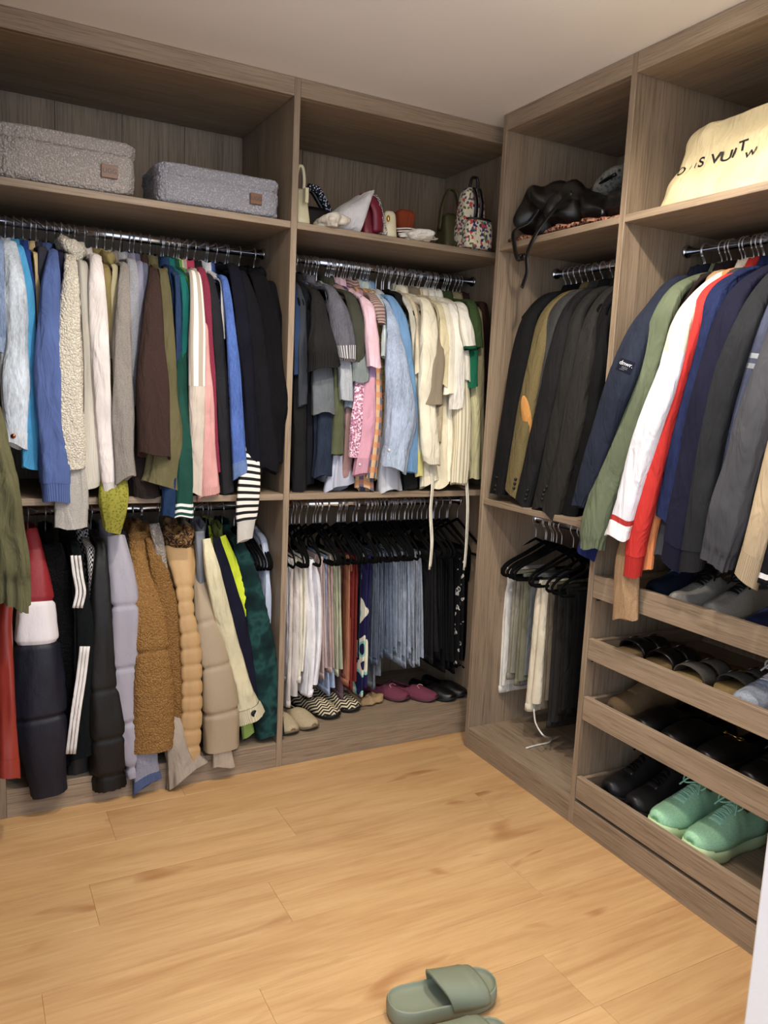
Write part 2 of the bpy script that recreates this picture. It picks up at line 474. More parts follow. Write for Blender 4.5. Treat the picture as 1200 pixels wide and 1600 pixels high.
# plank joints read from the photograph (row start -> joint)
joints = {1: -1.375, 2: -0.862, 3: -1.48, 4: -1.024, 5: -0.338, 6: -1.182, 7: -0.497}
pm_cache = {}
rnd = random.Random(4)
for i in range(len(edges)-1):
    y1, y0 = edges[i], edges[i+1]
    j0 = joints.get(i, rnd.uniform(-1.4, -0.2))
    x = j0-1.296*2
    while x < 1.1:
        a, b2 = max(x, -2.4), min(x+1.296, 1.1)
        if b2-a > 0.03 and not (y0 < -3.6):
            Lx = round(b2-a, 3)
            if Lx not in pm_cache:
                v, f = box_vf((-Lx/2+0.0002, -0.095+0.0002, -0.012), (Lx/2-0.0002, 0.095-0.0002, 0.0), 0.0006)
                o = link_mesh('plank', v, f, PM, floor, smooth=False); fix_normals(o); pm_cache[Lx] = o.data
            else:
                o = bpy.data.objects.new('plank', pm_cache[Lx]); C.objects.link(o); o.parent = floor
            o.location = ((a+b2)/2, (y0+y1)/2, 0)
        x += 1.296

CEIL = paint((248, 244, 238), key='ceiling_paint'); WALL = paint((226, 226, 228), key='wall_paint')
box('ceiling', (-2.4, -2.3, H), (1.0, 0.7, H+0.05), CEIL, bev=0, kind='structure')
box('wall_back', (-2.4, DEP+0.02, 0), (1.0, DEP+0.12, H), WALL, bev=0, kind='structure')
box('wall_right', (DEP+0.03, YW-0.0, 0), (DEP+0.13, DEP+0.02, H), WALL, bev=0, kind='structure')
box('wall_left', (-2.36, YW, 0), (-2.26, DEP+0.02, H), WALL, bev=0, kind='structure')
box('wall_front', (-0.468, YW-0.12, 0), (0.95, YW, H), WALL, bev=0.006, kind='structure')

WX, WY, WZ = wood('x'), wood('y'), wood('z')
CH = metal((205, 205, 210), 0.14)

def rod_part(p0, p1, par, sup=True):
    # oval chrome rail with end brackets
    p0 = np.array(p0); p1 = np.array(p1); ax = (p1-p0)/np.linalg.norm(p1-p0)
    r = wire('rail', [p0, p1], 0.0125, CH, par, n=14, flat=(0.015, 0.0085, (0, 0, 1)))
    for q, s in ((p0, 1), (p1, -1)):
        wire('rail_bracket', [q+ax*s*0.0005, q+ax*s*0.008], 0.02, CH, r, n=14)
    return r

def back_unit(name, label, x0, x1, left_panel, right_panel):
    e = empty(name, ((x0+x1)/2, DEP/2, 0), label, 'wardrobe')
    if left_panel: box('side_panel', (x0-T, 0, 0), (x0, DEP, H-0.001), WZ, e)
    if right_panel: box('side_panel', (x1, 0, 0), (x1+T, DEP, H-0.001), WZ, e)
    n = 4; w = (x1-x0)/n
    for k in range(n): box('back_panel', (x0+k*w+0.0006, DEP-0.008, ZT), (x0+(k+1)*w-0.0006, DEP, ZF), WZ, e, bev=0.001)
    box('fascia', (x0+0.0005, 0.0, ZF), (x1-0.0005, 0.02, H-0.001), WX, e)
    box('top_panel', (x0+0.0005, 0.021, ZF), (x1-0.0005, DEP-0.009, ZF+T), WX, e)
    for z in (ZS, ZM, ZT): box('shelf', (x0+0.0005, 0.001, z-T), (x1-0.0005, DEP-0.009, z), WX, e)
    box('plinth', (x0+0.0005, 0.0, 0), (x1-0.0005, 0.02, ZT-T-0.0005), WX, e)
    for z in (1.872, 0.945): rod_part((x0+0.001, 0.265, z), (x1-0.001, 0.265, z), e)
    return e
back_unit('wardrobe_unit', 'grey oak open wardrobe bay with two plush storage bins on its top shelf', XL, XD-T/2, True, True)
back_unit('wardrobe_unit', 'grey oak open wardrobe bay holding handbags on its top shelf in the room corner', XD+T/2, XR, False, True)

def right_unit(name, label, y0, y1, start_panel, end_panel, drawers):
    """y0 > y1 (towards the doorway)"""
    e = empty(name, (DEP/2, (y0+y1)/2, 0), label, 'wardrobe')
    if start_panel: box('side_panel', (0, y0-T, 0), (DEP, y0, H-0.001), WZ, e); y0 -= T
    else: y0 -= T
    if end_panel: box('side_panel', (0, y1-T, 0), (DEP, y1, H-0.001), WZ, e)
    n = 3; w = (y0-y1)/n
    for k in range(n): box('back_panel', (DEP-0.008, y1+k*w+0.0006, ZT), (DEP, y1+(k+1)*w-0.0006, ZF), WZ, e, bev=0.001)
    box('fascia', (0, y1+0.0005, ZF), (0.02, y0-0.0005, H-0.001), WY, e)
    box('top_panel', (0.021, y1+0.0005, ZF), (DEP-0.009, y0-0.0005, ZF+T), WY, e)
    box('shelf', (0.001, y1+0.0005, ZS-T), (DEP-0.009, y0-0.0005, ZS), WY, e)
    rods = [1.872]
    if not drawers:
        box('shelf', (0.001, y1+0.0005, ZM-0.012-T), (DEP-0.009, y0-0.0005, ZM-0.012), WY, e)
        box('shelf', (0.001, y1+0.0005, 0.085-T), (DEP-0.009, y0-0.0005, 0.085), WY, e)
        box('plinth', (0, y1+0.0005, 0), (0.02, y0-0.0005, 0.085-T-0.0005), WY, e)
        rods.append(0.925)
    else:
        box('plinth', (0, y1+0.0005, 0), (0.02, y0-0.0005, 0.083), WY, e)
        for zb, zt in drawers:
            d = box('drawer', (0, y1+0.003, zb), (0.018, y0-0.003, zt), WY, e)
            d['label'] = 'low fronted pull-out shoe tray'
            for ys in (y0-0.006, y1+0.006+0.016): box('tray_side', (0.0185, ys-0.016, zb+0.004), (0.50, ys, zt-0.004), WX, d)
            box('tray_bottom', (0.0185, y1+0.023, zb+0.002), (0.50, y0-0.023, zb+0.014), WY, d)
            for ys in (y0-0.003, y1+0.003): box('runner', (0.02, ys-0.0025, zb-0.014), (0.47, ys+0.0025, zb+0.003), metal((60, 60, 62), 0.4), d)
    for z in rods: rod_part((0.27, y0-0.001, z), (0.27, y1+0.001, z), e)
    return e
TRAYS = [(0.778, 0.851), (0.5747, 0.643), (0.369, 0.4475), (0.0963, 0.172)]
right_unit('wardrobe_unit', 'narrow grey oak wardrobe bay with dark blazers and folded trousers', YR0, YR1, True, True, None)
right_unit('wardrobe_unit', 'wide grey oak wardrobe bay with pull-out shoe trays under hanging jackets', YR1, YR2, False, True, TRAYS)

def left_unit():
    e = empty('wardrobe_unit', (-1.99, -0.64, 0), 'grey oak wardrobe run at the left edge carrying an olive jacket', 'wardrobe')
    x1, x0 = -1.745, -2.25; ya, yb = -0.03, -1.25
    for y in (ya, (ya+yb)/2, yb): box('side_panel', (x0, y-T, 0), (x1, y, H-0.001), WZ, e)
    box('back_panel', (x0, yb, ZT), (x0+0.008, ya-T, ZF), WZ, e)
    for z in (ZF+T, ZS, ZM, ZT):
        for p, q in ((ya-T, (ya+yb)/2), ((ya+yb)/2-T, yb)): box('shelf', (x0+0.009, q+0.0005, z-T), (x1, p-0.0005, z), WY, e)
    box('fascia', (x1-0.02, yb, ZF+T+0.001), (x1, ya-T, H-0.001), WY, e)
    box('plinth', (x1-0.02, yb, 0), (x1, ya-T, ZT-T-0.001), WY, e)
    for z in (1.872, 0.945):
        for p, q in ((ya-T, (ya+yb)/2), ((ya+yb)/2-T, yb)): rod_part((-1.98, p-0.001, z), (-1.98, q+0.001, z), e)
left_unit()

# lamps on the ceiling (the room's own light): a downlight, plus a glowing drum added to brighten the ceiling
m_l, nt_l, b_l = new_mat('lamp_glow')
b_l.inputs['Emission Color'].default_value = (*LAMP_COLOUR, 1); b_l.inputs['Emission Strength'].default_value = 14
spots_txt = ['nearest the right wardrobe run', 'nearest the plush storage bins', 'towards the doorway on the right', 'towards the doorway on the left']
for (x, y, pw), tx in zip(LAMPS, spots_txt):
    e = empty('ceiling_lamp', (x, y, H), 'round white ceiling lamp with an added glow drum ' + tx, 'lamp', 'ceiling lamps')
    wire('lamp_base', [(x, y, H-0.010), (x, y, H-0.0005)], 0.085, paint((235, 235, 235)), e, n=28)
    wire('added_glow_drum', [(x, y, H-0.046), (x, y, H-0.0105)], 0.078, m_l, e, n=28)
    ld = bpy.data.lights.new('downlight', 'SPOT'); ld.energy = pw; ld.color = LAMP_COLOUR
    ld.spot_size = math.radians(156); ld.spot_blend = 0.7; ld.shadow_soft_size = 0.03
    lo = bpy.data.objects.new('light_source', ld); C.objects.link(lo); lo.parent = e; lo.location = (0, 0, -0.05)

# ------------------------------------------------------------------ hangers
BLK = fabric((14, 14, 16), 'velvet')
class Frame:
    def __init__(s, o, er, ef, key): s.o = np.array(o, float); s.er = np.array(er, float); s.ef = np.array(ef, float); s.key = key
    def w(s, r, f, z): return s.o*np.array([1, 1, 0])+s.er*r+s.ef*f+np.array([0, 0, z])
    def px(s, u, v, f):
        ax = 1 if abs(s.ef[1]) > 0.5 else 0
        val = (s.o+s.ef*f)[ax]
        return at(u, v, ax, val)
    def r(s, P): return float((np.asarray(P)-s.o) @ s.er)
    def f(s, P): return float((np.asarray(P)-s.o) @ s.ef)
B_UP = Frame((0, 0.265, 1.872), (1, 0, 0), (0, -1, 0), 'back')
B_LO = Frame((0, 0.265, 0.945), (1, 0, 0), (0, -1, 0), 'back')
R_UP = Frame((0.27, 0, 1.872), (0, -1, 0), (-1, 0, 0), 'right')
R_LO = Frame((0.27, 0, 0.925), (0, -1, 0), (-1, 0, 0), 'right')
L_UP = Frame((-1.98, 0, 1.872), (0, -1, 0), (1, 0, 0), 'left')
L_LO = Frame((-1.98, 0, 0.945), (0, -1, 0), (1, 0, 0), 'left')
HANG_MESH = {}
def hanger_meshes():
    # local: x = along the rail, y = towards the front (mirrored by rotation), z up, origin at the rail centre
    nk = -0.083
    half = [(0.0, nk), (0.03, nk-0.012), (0.10, nk-0.042), (0.175, nk-0.072), (0.203, nk-0.09), (0.213, nk-0.106), (0.207, nk-0.121), (0.19, nk-0.127)]
    pts = half+[(-a, b) for a, b in reversed(half[1:])]
    P = catmull(np.array([(0, a*0.95, b) for a, b in pts+[pts[0]]]), 60)[:-1]
    o1 = wire('hanger_body', P, 0.005, BLK, None, n=6, flat=(0.0034, 0.0062, (1, 0, 0)), closed=True)
    hk = [(0, 0, nk+0.004), (0, 0, -0.05), (0, 0.004, -0.036), (0, 0.0175, -0.02)]
    for k in range(9):
        a = math.radians(-50+k*29); hk.append((0, 0.0212*math.cos(a), 0.0212*math.sin(a)-0.006))
    P = catmull(np.array(hk), 34)
    o2 = wire('hook', P, 0.0020, metal((236, 236, 240), 0.34), None, n=6)
    HANG_MESH['b'] = o1.data; HANG_MESH['h'] = o2.data
    bpy.data.objects.remove(o1); bpy.data.objects.remove(o2)
hanger_meshes()
hang_rng = random.Random(9)
def hanger(fr, r, label, group, tilt=None):
    p = fr.w(r, 0, fr.o[2])
    e = bpy.data.objects.new('coat_hanger', None); C.objects.link(e); e.empty_display_size = 0.03
    e['label'] = label; e['category'] = 'hanger'; e['group'] = group
    ang = math.atan2(fr.ef[1], fr.ef[0])-math.pi/2
    e.location = tuple(p); e.rotation_euler = (0, 0, ang+(hang_rng.uniform(-0.10, 0.10) if tilt is None else tilt))
    for nm, k in (('hanger_body', 'b'), ('hook', 'h')):
        o = bpy.data.objects.new(nm, HANG_MESH[k]); C.objects.link(o); o.parent = e
    return e
HL = {'b1': ('empty slim black velvet hanger on the upper rail under the plush bins', 'hangers on the upper left rail'),
      'b2': ('empty slim black velvet hanger on the crowded upper rail under the handbags', 'hangers on the upper corner rail'),
      'l1': ('empty slim black velvet hanger on the lower rail among the winter coats', 'hangers on the lower left rail'),
      'l2': ('empty slim black velvet hanger on the lower rail with folded jeans and trousers', 'hangers on the lower corner rail'),
      'r1': ('empty slim black velvet hanger on the rail with the dark blazers', 'hangers with blazers'),
      'r2': ('empty slim black velvet hanger on the rail above the shoe trays', 'hangers above the shoe trays'),
      'q1': ('empty slim black velvet hanger under the blazers with folded trousers', 'hangers under the blazers'),
      'x1': ('empty slim black velvet hanger on the rail at the left edge', 'hangers at the left edge')}

def own_hanger(label):
    w = label.split()[:13]
    while w[-1] in ('a', 'an', 'the', 'of', 'with', 'and', 'its', 'on', 'in', 'at', 'to', 'by', 'over', 'under', 'down', 'above', 'below', 'behind', 'beside', 'from', 'between', 'left', 'right', 'his', 'whose', 'for', 'past', 'just', 'among', 'middle', 'upper', 'lower', 'top', 'dark', 'white', 'green'): w.pop()
    return 'black hanger of ' + ' '.join(w)
# ------------------------------------------------------------------ garments
VIEW = lambda P: math.atan2(P[0]-CAM[0], P[1]-CAM[1])
gseed = [0]
def tube_rings(path, wid, bfac, fr, n, rings, seed, amp=0.06, puffer=None, fleece=False, bmax=0.05, elastic=0, squash=0.8, yaw=0.0, fold=1.35):
    """centres (k,3), half widths along the rail; returns ring vertices (rings, n, 3), centres, arc length"""
    PW = catmull(np.c_[np.asarray(path), np.asarray(wid)], rings)
    P = PW[:, :3]; W = np.maximum(PW[:, 3], 0.003)
    arc = np.r_[0, np.cumsum(np.linalg.norm(np.diff(P, axis=0), axis=1))]
    rg = random.Random(seed)
    ph = [rg.uniform(0, 6.28) for _ in range(5)]; tw = [rg.uniform(-2.5, 2.5) for _ in range(3)]
    th = np.arange(n)*2*math.pi/n
    er = math.cos(yaw)*fr.er+math.sin(yaw)*fr.ef
    R = np.zeros((rings, n, 3))
    vpx = np.array([pj(p)[1] for p in P])
    for i in range(rings):
        t = i/(rings-1)
        Tn = P[min(i+1, rings-1)]-P[max(i-1, 0)]; Tn /= np.linalg.norm(Tn)
        A = er-(er@Tn)*Tn; A /= np.linalg.norm(A); Bv = np.cross(Tn, A)
        phi = VIEW(P[i])-math.atan2(-fr.ef[0], -fr.ef[1])-yaw
        a = W[i]/math.sqrt(math.cos(phi)**2+(bfac*math.sin(phi))**2)
        b = min(a*bfac, bmax)
        k = 1+amp*(0.55*np.sin(3*th+ph[0]+tw[0]*t*3)+0.45*np.sin(5*th+ph[1]+tw[1]*t*4)+0.35*np.sin(9*th+ph[2]+tw[2]*t*3)*t)
        k = k*(1+0.5*amp*math.sin(7*t*math.pi+ph[3])+0.35*amp*math.sin(17*t+ph[4]))
        if not fleece:
            for j in range(n):
                q = Vector((1.5*math.cos(th[j]), 1.5*math.sin(th[j]), arc[i]*5.5+seed*1.37))
                k[j] += amp*fold*(1.7*noise.noise(q)-1.5*max(0.0, 0.30-abs(noise.noise(q*1.9+Vector((7, 3, 1)))))+0.2)
        if puffer:
            d = min(abs(vpx[i]-s) for s in puffer[0]); g = math.exp(-(d/puffer[1])**2)
            k = k*(1-puffer[2]*g)
        if elastic and vpx[i] > elastic:
            k = k*(0.9+0.09*np.sin(14*th+ph[0]))
        c, s_ = np.cos(th), np.sin(th)
        x = np.sign(c)*np.abs(c)**squash*a*k; y = np.sign(s_)*np.abs(s_)**squash*b*k
        R[i] = P[i]+x[:, None]*A+y[:, None]*Bv
        if fleece:
            for j in range(n):
                q = Vector(R[i, j])
                dsp = noise.noise(q*70)*0.0035+noise.noise(q*150)*0.002
                dv = R[i, j]-P[i]; R[i, j] += dv/max(np.linalg.norm(dv), 1e-6)*dsp
    # the free end hangs a little askew with a wavy edge
    tilt = rg.uniform(-0.45, 0.45); tf = rg.uniform(-0.3, 0.5); wv = rg.uniform(0.04, 0.12)
    for i in range(rings):
        k = max(0.0, (i/(rings-1)-0.80)/0.20)**1.5
        if k <= 0 or puffer: continue
        dv = R[i]-P[i]; sc = np.abs(dv[:, :2]).max()
        R[i, :, 2] += k*((dv @ fr.er)*tilt+(dv @ fr.ef)*tf+sc*wv*np.sin(3*th+ph[2]))
    return R, P, arc, vpx
def ring_mesh(name, R, arc, mat, parent, open_end=False, cap0=True, cap1=True):
    m, n, _ = R.shape
    V = R.reshape(-1, 3).tolist(); uv = [(j/n, arc[i]) for i in range(m) for j in range(n)]
    f = grid_faces(m, n)
    if cap0: f.append(tuple(range(n-1, -1, -1)))
    last = (m-1)*n
    if open_end:      # turn the end inwards to show an open cuff
        c = R[-1].mean(0); up = (R[max(-4, -m)].mean(0)-c); up = up/max(np.linalg.norm(up), 1e-6)
        base = len(V); V += R[-1].tolist(); uv += [(j/n, arc[m-1]) for j in range(n)]; last = base
        for s, d in ((0.86, 0.0), (0.72, 0.02)):
            base = len(V)
            V += (c+(R[-1]-c)*s+up*d).tolist(); uv += [(j/n, arc[m-1]) for j in range(n)]
            f += [(last+j, last+(j+1) % n, base+(j+1) % n, base+j) for j in range(n)]; last = base
    if cap1: f.append(tuple(last+j for j in range(n)))
    return link_mesh(name, V, f, mat, parent, uvs=uv)

def body_mesh(fr, r, zneck, zhem, bt, mat, parent, seed, fw=0.2, fleece=False, puff=0):
    rg = random.Random(seed+77); n = 22
    zs = [0, -0.012, -0.03, -0.055, -0.08, -0.11]
    Lh = zneck-zhem
    zs += list(np.linspace(-0.16, -Lh, 13))
    hw = []
    for z in zs:
        if z > -0.11: hw.append(0.045+(fw-0.045)*((-z)/0.11)**0.75)
        else: hw.append(fw*(0.97+0.05*(-z-0.11)/max(Lh, 0.2)))
    ph = [rg.uniform(0, 6.28) for _ in range(4)]
    R = np.zeros((len(zs), n, 3))
    for i, z in enumerate(zs):
        a = bt*(0.45 if i < 2 else 0.8 if z > -0.11 else 1.0)
        if puff and z < -0.11: a *= 1-0.25*abs(math.cos(math.pi*(-z-0.11)*puff))**6
        for j in range(n):
            th = 2*math.pi*j/n; c, s = math.cos(th), math.sin(th)
            g = 1 if z > -0.11 else 1+0.18*math.sin(6*c+ph[0])*min(1, (-z-0.11)*3)
            sway = 0.006*math.sin(5*c+ph[1])*min(1, -z*2)
            R[i, j] = fr.w(r+math.copysign(abs(s)**0.8, s)*a*g+sway, math.copysign(abs(c)**0.8, c)*hw[i], zneck+z)
    arc = [-z for z in zs]
    return ring_mesh('body', R, arc, mat, parent)

def collar_mesh(fr, r, zneck, mat, parent, h=0.03, wf=0.055, wr=0.02, seed=0):
    n = 22; rows = [(1.0, -0.02), (0.98, 0.4*h), (0.94, h), (1.10, h*1.05), (1.28, 0.35*h), (1.36, -0.012)]
    V = []
    for k, z in rows:
        for j in range(n):
            th = 2*math.pi*j/n
            dip = -0.016*max(0, math.cos(th))
            V.append(fr.w(r+wr*k*math.sin(th), wf*k*math.cos(th), zneck+z+dip+0.002*math.sin(5*th+seed)))
    uv = [(j/n, i*0.02) for i in range(len(rows)) for j in range(n)]
    return link_mesh('collar', V, grid_faces(len(rows), n), mat, parent, uvs=uv)

def cowl(c, fr, hw, hh, mat, parent, seed, fleece=False):
    """a hood or thick collar folded into a slack roll around the neck"""
    n1, n2 = 36, 18; V = []; uv = []
    rt = min(hh*0.75, hw*0.62); ra = max(hw-rt*0.75, 0.006); rf = 0.05
    rg = random.Random(seed); ph = [rg.uniform(0, 6.28) for _ in range(4)]
    for i in range(n1):
        a = 2*math.pi*i/n1; ca, sa = math.cos(a), math.sin(a)
        front = max(0.0, ca)
        ctr = c+fr.er*ra*sa+fr.ef*(rf*ca-0.02)+np.array([0, 0, hh*(0.15-0.55*front+0.2*math.sin(a+ph[0]))])
        rad = np.array(fr.er*sa+fr.ef*ca)
        for j in range(n2):
            b = 2*math.pi*j/n2
            p = rad*math.cos(b)*rt*0.75+np.array([0, 0, 1.0])*math.sin(b)*hh*0.72
            q = Vector(tuple((ctr+p)*24))+Vector((seed, 0, 0))
            k = 1+0.35*noise.noise(q)+0.14*math.sin(3*b+4*a+ph[1])+0.1*math.sin(5*b-3*a+ph[2])
            if fleece: k += 0.08*noise.noise(q*4)
            V.append(ctr+p*k); uv.append((i/n1, j/n2*0.1))
    f = []
    for i in range(n1):
        for j in range(n2): f.append((i*n2+j, i*n2+(j+1) % n2, ((i+1) % n1)*n2+(j+1) % n2, ((i+1) % n1)*n2+j))
    return link_mesh('hood', V, f, mat, parent, uvs=uv)
def garment(fr, rail, name, label, cat, mat, path, d=0.0, fo=None, hem=0.62, bt=0.012, collar=True, collar_mat=None, cuff=None, bands=(), puffer=None,
            fleece=False, amp=0.075, bfac=0.6, rear=True, body=True, buttons=(), world_path=None, open_end=True, group=None, bmax=0.05, zoff=0.0, fw=0.19,
            yaw=0.0, hang=True, start=True, squash=0.8, elastic=0, hood=None):
    gseed[0] += 1; sd = gseed[0]*13+5
    k = len(path)
    if fo is None:
        fo = {2: [0.2, 0.245], 3: [0.2, 0.24, 0.25], 4: [0.2, 0.235, 0.248, 0.25], 5: [0.2, 0.23, 0.243, 0.25, 0.25], 6: [0.2, 0.226, 0.24, 0.248, 0.25, 0.25]}[k]
        fo = [q+d*min(1, 0.35+i*0.5) for i, q in enumerate(fo)]
    if world_path is not None: P = [np.asarray(p, float) for p in world_path]
    else: P = [fr.px(u, v, f) for (u, v, w), f in zip(path, fo)]
    W = [w*ppm(p)/2 for (u, v, w), p in zip(path, P)]
    zneck = fr.o[2]-0.083+0.004+zoff
    r0 = fr.r(P[0])
    rh = r0+hang_rng.uniform(-0.004, 0.004)
    base = fr.w(rh, 0, zneck-hem)
    e = empty(name, base, label, cat, group)
    if hang: hanger(fr, rh, own_hanger(label), HL[rail][1])
    if start and P[0][2] < zneck-0.005:
        s0 = fr.w(rh, 0.05, max(zneck-0.012, P[0][2]+0.02)); s1 = fr.w(rh, 0.135, max(zneck-0.040, P[0][2]+0.012))
        P = [s0, s1]+P; W = [max(0.012, W[0]*0.7), max(0.013, W[0]*0.85)]+W
    n, rings = (40, 90) if fleece else (30, 52)
    if elastic: n, rings = 56, 80
    if puffer: n, rings = 30, 130
    rings += 22*len(bands)+(14 if cuff else 0)
    R, Pc, arc, vpx = tube_rings(P, W, bfac, fr, n, rings, sd, amp, puffer, fleece, bmax, elastic, squash, yaw)
    # bands: list of (v_start, mat, part name, width factor)
    cuts = [(0, mat, 'sleeve', 1.0)]
    for bnd in bands: cuts.append(bnd if len(bnd) == 4 else (*bnd, 1.0))
    if cuff: cuts.append((cuff[0], cuff[1] or mat, 'cuff', cuff[2] if len(cuff) > 2 else 0.86))
    ids = [0]
    for c in cuts[1:]:
        i = int(np.argmax(vpx >= c[0])) if (vpx >= c[0]).any() else rings-2
        ids.append(max(i, ids[-1]+2))
    ids.append(rings-1)
    for q, c in enumerate(cuts):
        i0, i1 = min(ids[q], rings-2), min(ids[q+1], rings-1)
        if i1 <= i0: continue
        seg = R[i0:i1+1].copy()
        if c[3] != 1.0:
            for i in range(len(seg)):
                cc = Pc[i0+i]; seg[i] = cc+(seg[i]-cc)*c[3]
        lastp = q == len(cuts)-1
        po = ring_mesh(c[2], seg, arc[i0:i1+1], c[1], e if q == 0 else main, open_end=lastp and open_end, cap0=q == 0, cap1=lastp)
        if q == 0: main = po
    if rear:
        Lr = min(0.55, sum(np.linalg.norm(P[i+1]-P[i]) for i in range(len(P)-1)))
        w = min(0.028, max(W)*0.7)
        rp = [fr.w(rh, -0.10, zneck-0.05), fr.w(rh, -0.19, zneck-0.10), fr.w(rh, -0.215, zneck-0.1-Lr*0.5), fr.w(rh, -0.21, zneck-0.1-Lr*0.92)]
        R2, _, arc2, _ = tube_rings(rp, [0.012, w*0.8, w, w*0.9], 0.8, fr, 10, 14, sd+3, amp)
        ring_mesh('sleeve', R2, arc2, mat, e)
    if body: body_mesh(fr, rh, zneck+0.003, zneck-hem, bt, mat, e, sd, fw=fw)
    if collar: collar_mesh(fr, rh, zneck+0.002, collar_mat or mat, e, seed=sd)
    if hood:
        (u, v, wpx, hpx, f) = hood[:5]
        c = fr.px(u, v, f); m = ppm(c)
        cowl(c, fr, wpx*m/2, hpx*m/2, hood[5] if len(hood) > 5 else mat, e, sd, fleece)
    for (u, v, rad, bm) in buttons:
        # disc set on the sleeve where it is seen
        f_ = fr.f(Pc[int(np.argmin(abs(vpx-v)))])
        i = int(np.argmin(abs(vpx-v)))
        best = min(range(n), key=lambda j: (pj(R[i, j])[0]-u)**2+0.02*1e6*((R[i, j]-CAM)@_fw-min((R[i]-CAM)@_fw))**2)
        p = R[i, best]; nrm = p-Pc[i]; nrm[2] = 0; nrm /= max(np.linalg.norm(nrm), 1e-6)
        wire('button', [p-nrm*0.001, p+nrm*0.003], rad, bm, main, n=12)
    return e, R, Pc, vpx

def trousers(fr, rail, name, label, cat, mat, u0, v0, u1, v1, w, ff=0.115, bw=0.105, split=0.0, wb=None, mid=None, group=None, fold=0.12, hang=True):
    """folded over the hanger bar: two hanging halves; the photo positions are those of the front edge"""
    gseed[0] += 1; sd = gseed[0]*7+1; rg = random.Random(sd)
    p0, p1 = fr.px(u0, v0, ff), fr.px(u1, v1, ff)
    pm = fr.px(*mid, ff) if mid else (p0+p1)/2
    W = w*ppm(p0)/2*0.95
    zb = fr.o[2]-0.083-0.119
    r0, rm, r1 = fr.r(p0), fr.r(pm), fr.r(p1)
    e = empty(name, fr.w(r1, 0, p1[2]), label, cat, group)
    if hang: hanger(fr, r0, own_hanger(label), HL[rail][1])
    n = 26
    for half, (sgn, drop) in enumerate(((-1, 0.0), (1, split or rg.uniform(0.015, 0.05)))):
        zt = zb+0.009; zl = p1[2]+drop
        rows = 16; R = np.zeros((rows, n, 3)); arc = []
        ph = rg.uniform(0, 6.28)
        for i in range(rows):
            t = i/(rows-1); z = zt+(zl-zt)*t; arc.append(zt-z)
            rc = (1-t)**2*r0+2*t*(1-t)*rm+t*t*r1
            a = W*0.52*(0.55+0.45*min(1, t*6)); cx = sgn*W*0.48*min(1, 0.15+t*8)
            b = bw*(0.93+0.07*t)
            for j in range(n):
                th = 2*math.pi*j/n; c, s = math.cos(th), math.sin(th)
                wv = fold*W*math.sin(7*c+ph+2*t)*min(1, 3*t)
                R[i, j] = fr.w(rc+cx+math.copysign(abs(s)**0.7, s)*a+wv, 0.0+(ff-bw)+math.copysign(abs(c)**0.6, c)*b*(1+0.02*math.sin(3*t+ph)), z+0.004*math.sin(3*c+ph)*t)
        ring_mesh('leg', R, arc, mat, e, open_end=True)
        if half == 0:      # hem band of the longer half
            seg = R[-3:].copy(); cc = seg.mean(1, keepdims=True); seg = cc+(seg-cc)*1.03; seg[:, :, 2] = np.linspace(p1[2]+0.024, p1[2]-0.0015, 3)[:, None]
            ring_mesh('hem', seg, [0, 0.012, 0.025], wb or mat, e)
    return e
# ------------------------------------------------------------------ clothes, left bay, upper rail
W_ = lambda *c: fabric(c, 'plain')
HE = lambda *c: fabric(c, 'heather')
DE = lambda *c: fabric(c, 'denim')
KN = lambda *c: fabric(c, 'knit')
FL = lambda *c: fabric(c, 'fleece')
PU = lambda *c: fabric(c, 'puffer')
SA = lambda *c: fabric(c, 'satin')
RI = lambda *c: fabric(c, 'rib')
LE = lambda *c: fabric(c, 'leather')
BTN = fabric((18, 18, 20), 'rubber'); BTW = fabric((215, 215, 215), 'rubber')
U1 = 'clothes on the upper left rail'
def g1(*a, **k):
    k.setdefault('group', U1); return garment(B_UP, 'b1', *a, **k)
g1('denim_jacket', 'mid-blue denim jacket with a rolled cuff at the far left of the upper rail', 'jacket', DE(128, 150, 188), [(-4, 382, 20), (3, 460, 30), (5, 552, 28)], d=0.01, cuff=(528, DE(150, 170, 205), 1.08))
g1('denim_jacket', 'pale washed denim jacket with buttoned cuff beside the bright blue sweatshirt', 'jacket', DE(196, 208, 222), [(16, 384, 18), (24, 450, 32), (24, 580, 40), (23, 697, 32)], d=0.02, cuff=(668, DE(206, 214, 224), 1.03), buttons=[(22, 684, 0.007, metal((150, 90, 60), 0.4))])
g1('sweatshirt', 'bright sky blue sweatshirt with a wide open sleeve', 'sweatshirt', W_(70, 158, 212), [(31, 390, 13), (42, 460, 19), (47, 580, 26), (53, 733, 38)], d=0.005)
g1('sweater', 'dark royal blue sweater squeezed behind the bright blue sweatshirt', 'sweater', W_(42, 72, 150), [(42, 396, 10), (51, 470, 11), (55, 640, 12)], d=-0.03)
g1('sweater', 'thin tan sweater between two blue tops on the upper left rail', 'sweater', W_(205, 178, 128), [(56, 400, 8), (60, 470, 9), (60, 570, 9)], d=-0.03)
g1('cardigan', 'charcoal cardigan just left of the slate blue sweatshirt', 'cardigan', W_(62, 64, 76), [(67, 392, 14), (66, 440, 16), (62, 520, 14)], d=-0.04)
g1('sweatshirt', 'slate blue crewneck sweatshirt with a long ribbed cuff left of the cream fleece', 'sweatshirt', W_(80, 102, 162), [(83, 396, 15), (79, 450, 28), (75, 570, 36), (84, 700, 42), (89, 783, 42)], d=0.045, cuff=(752, RI(84, 106, 166), 0.96))
g1('shirt', 'dark purple-navy top peeking behind the cream fleece collar', 'shirt', W_(48, 48, 78), [(95, 400, 10), (98, 440, 12), (100, 560, 12)], d=-0.04)
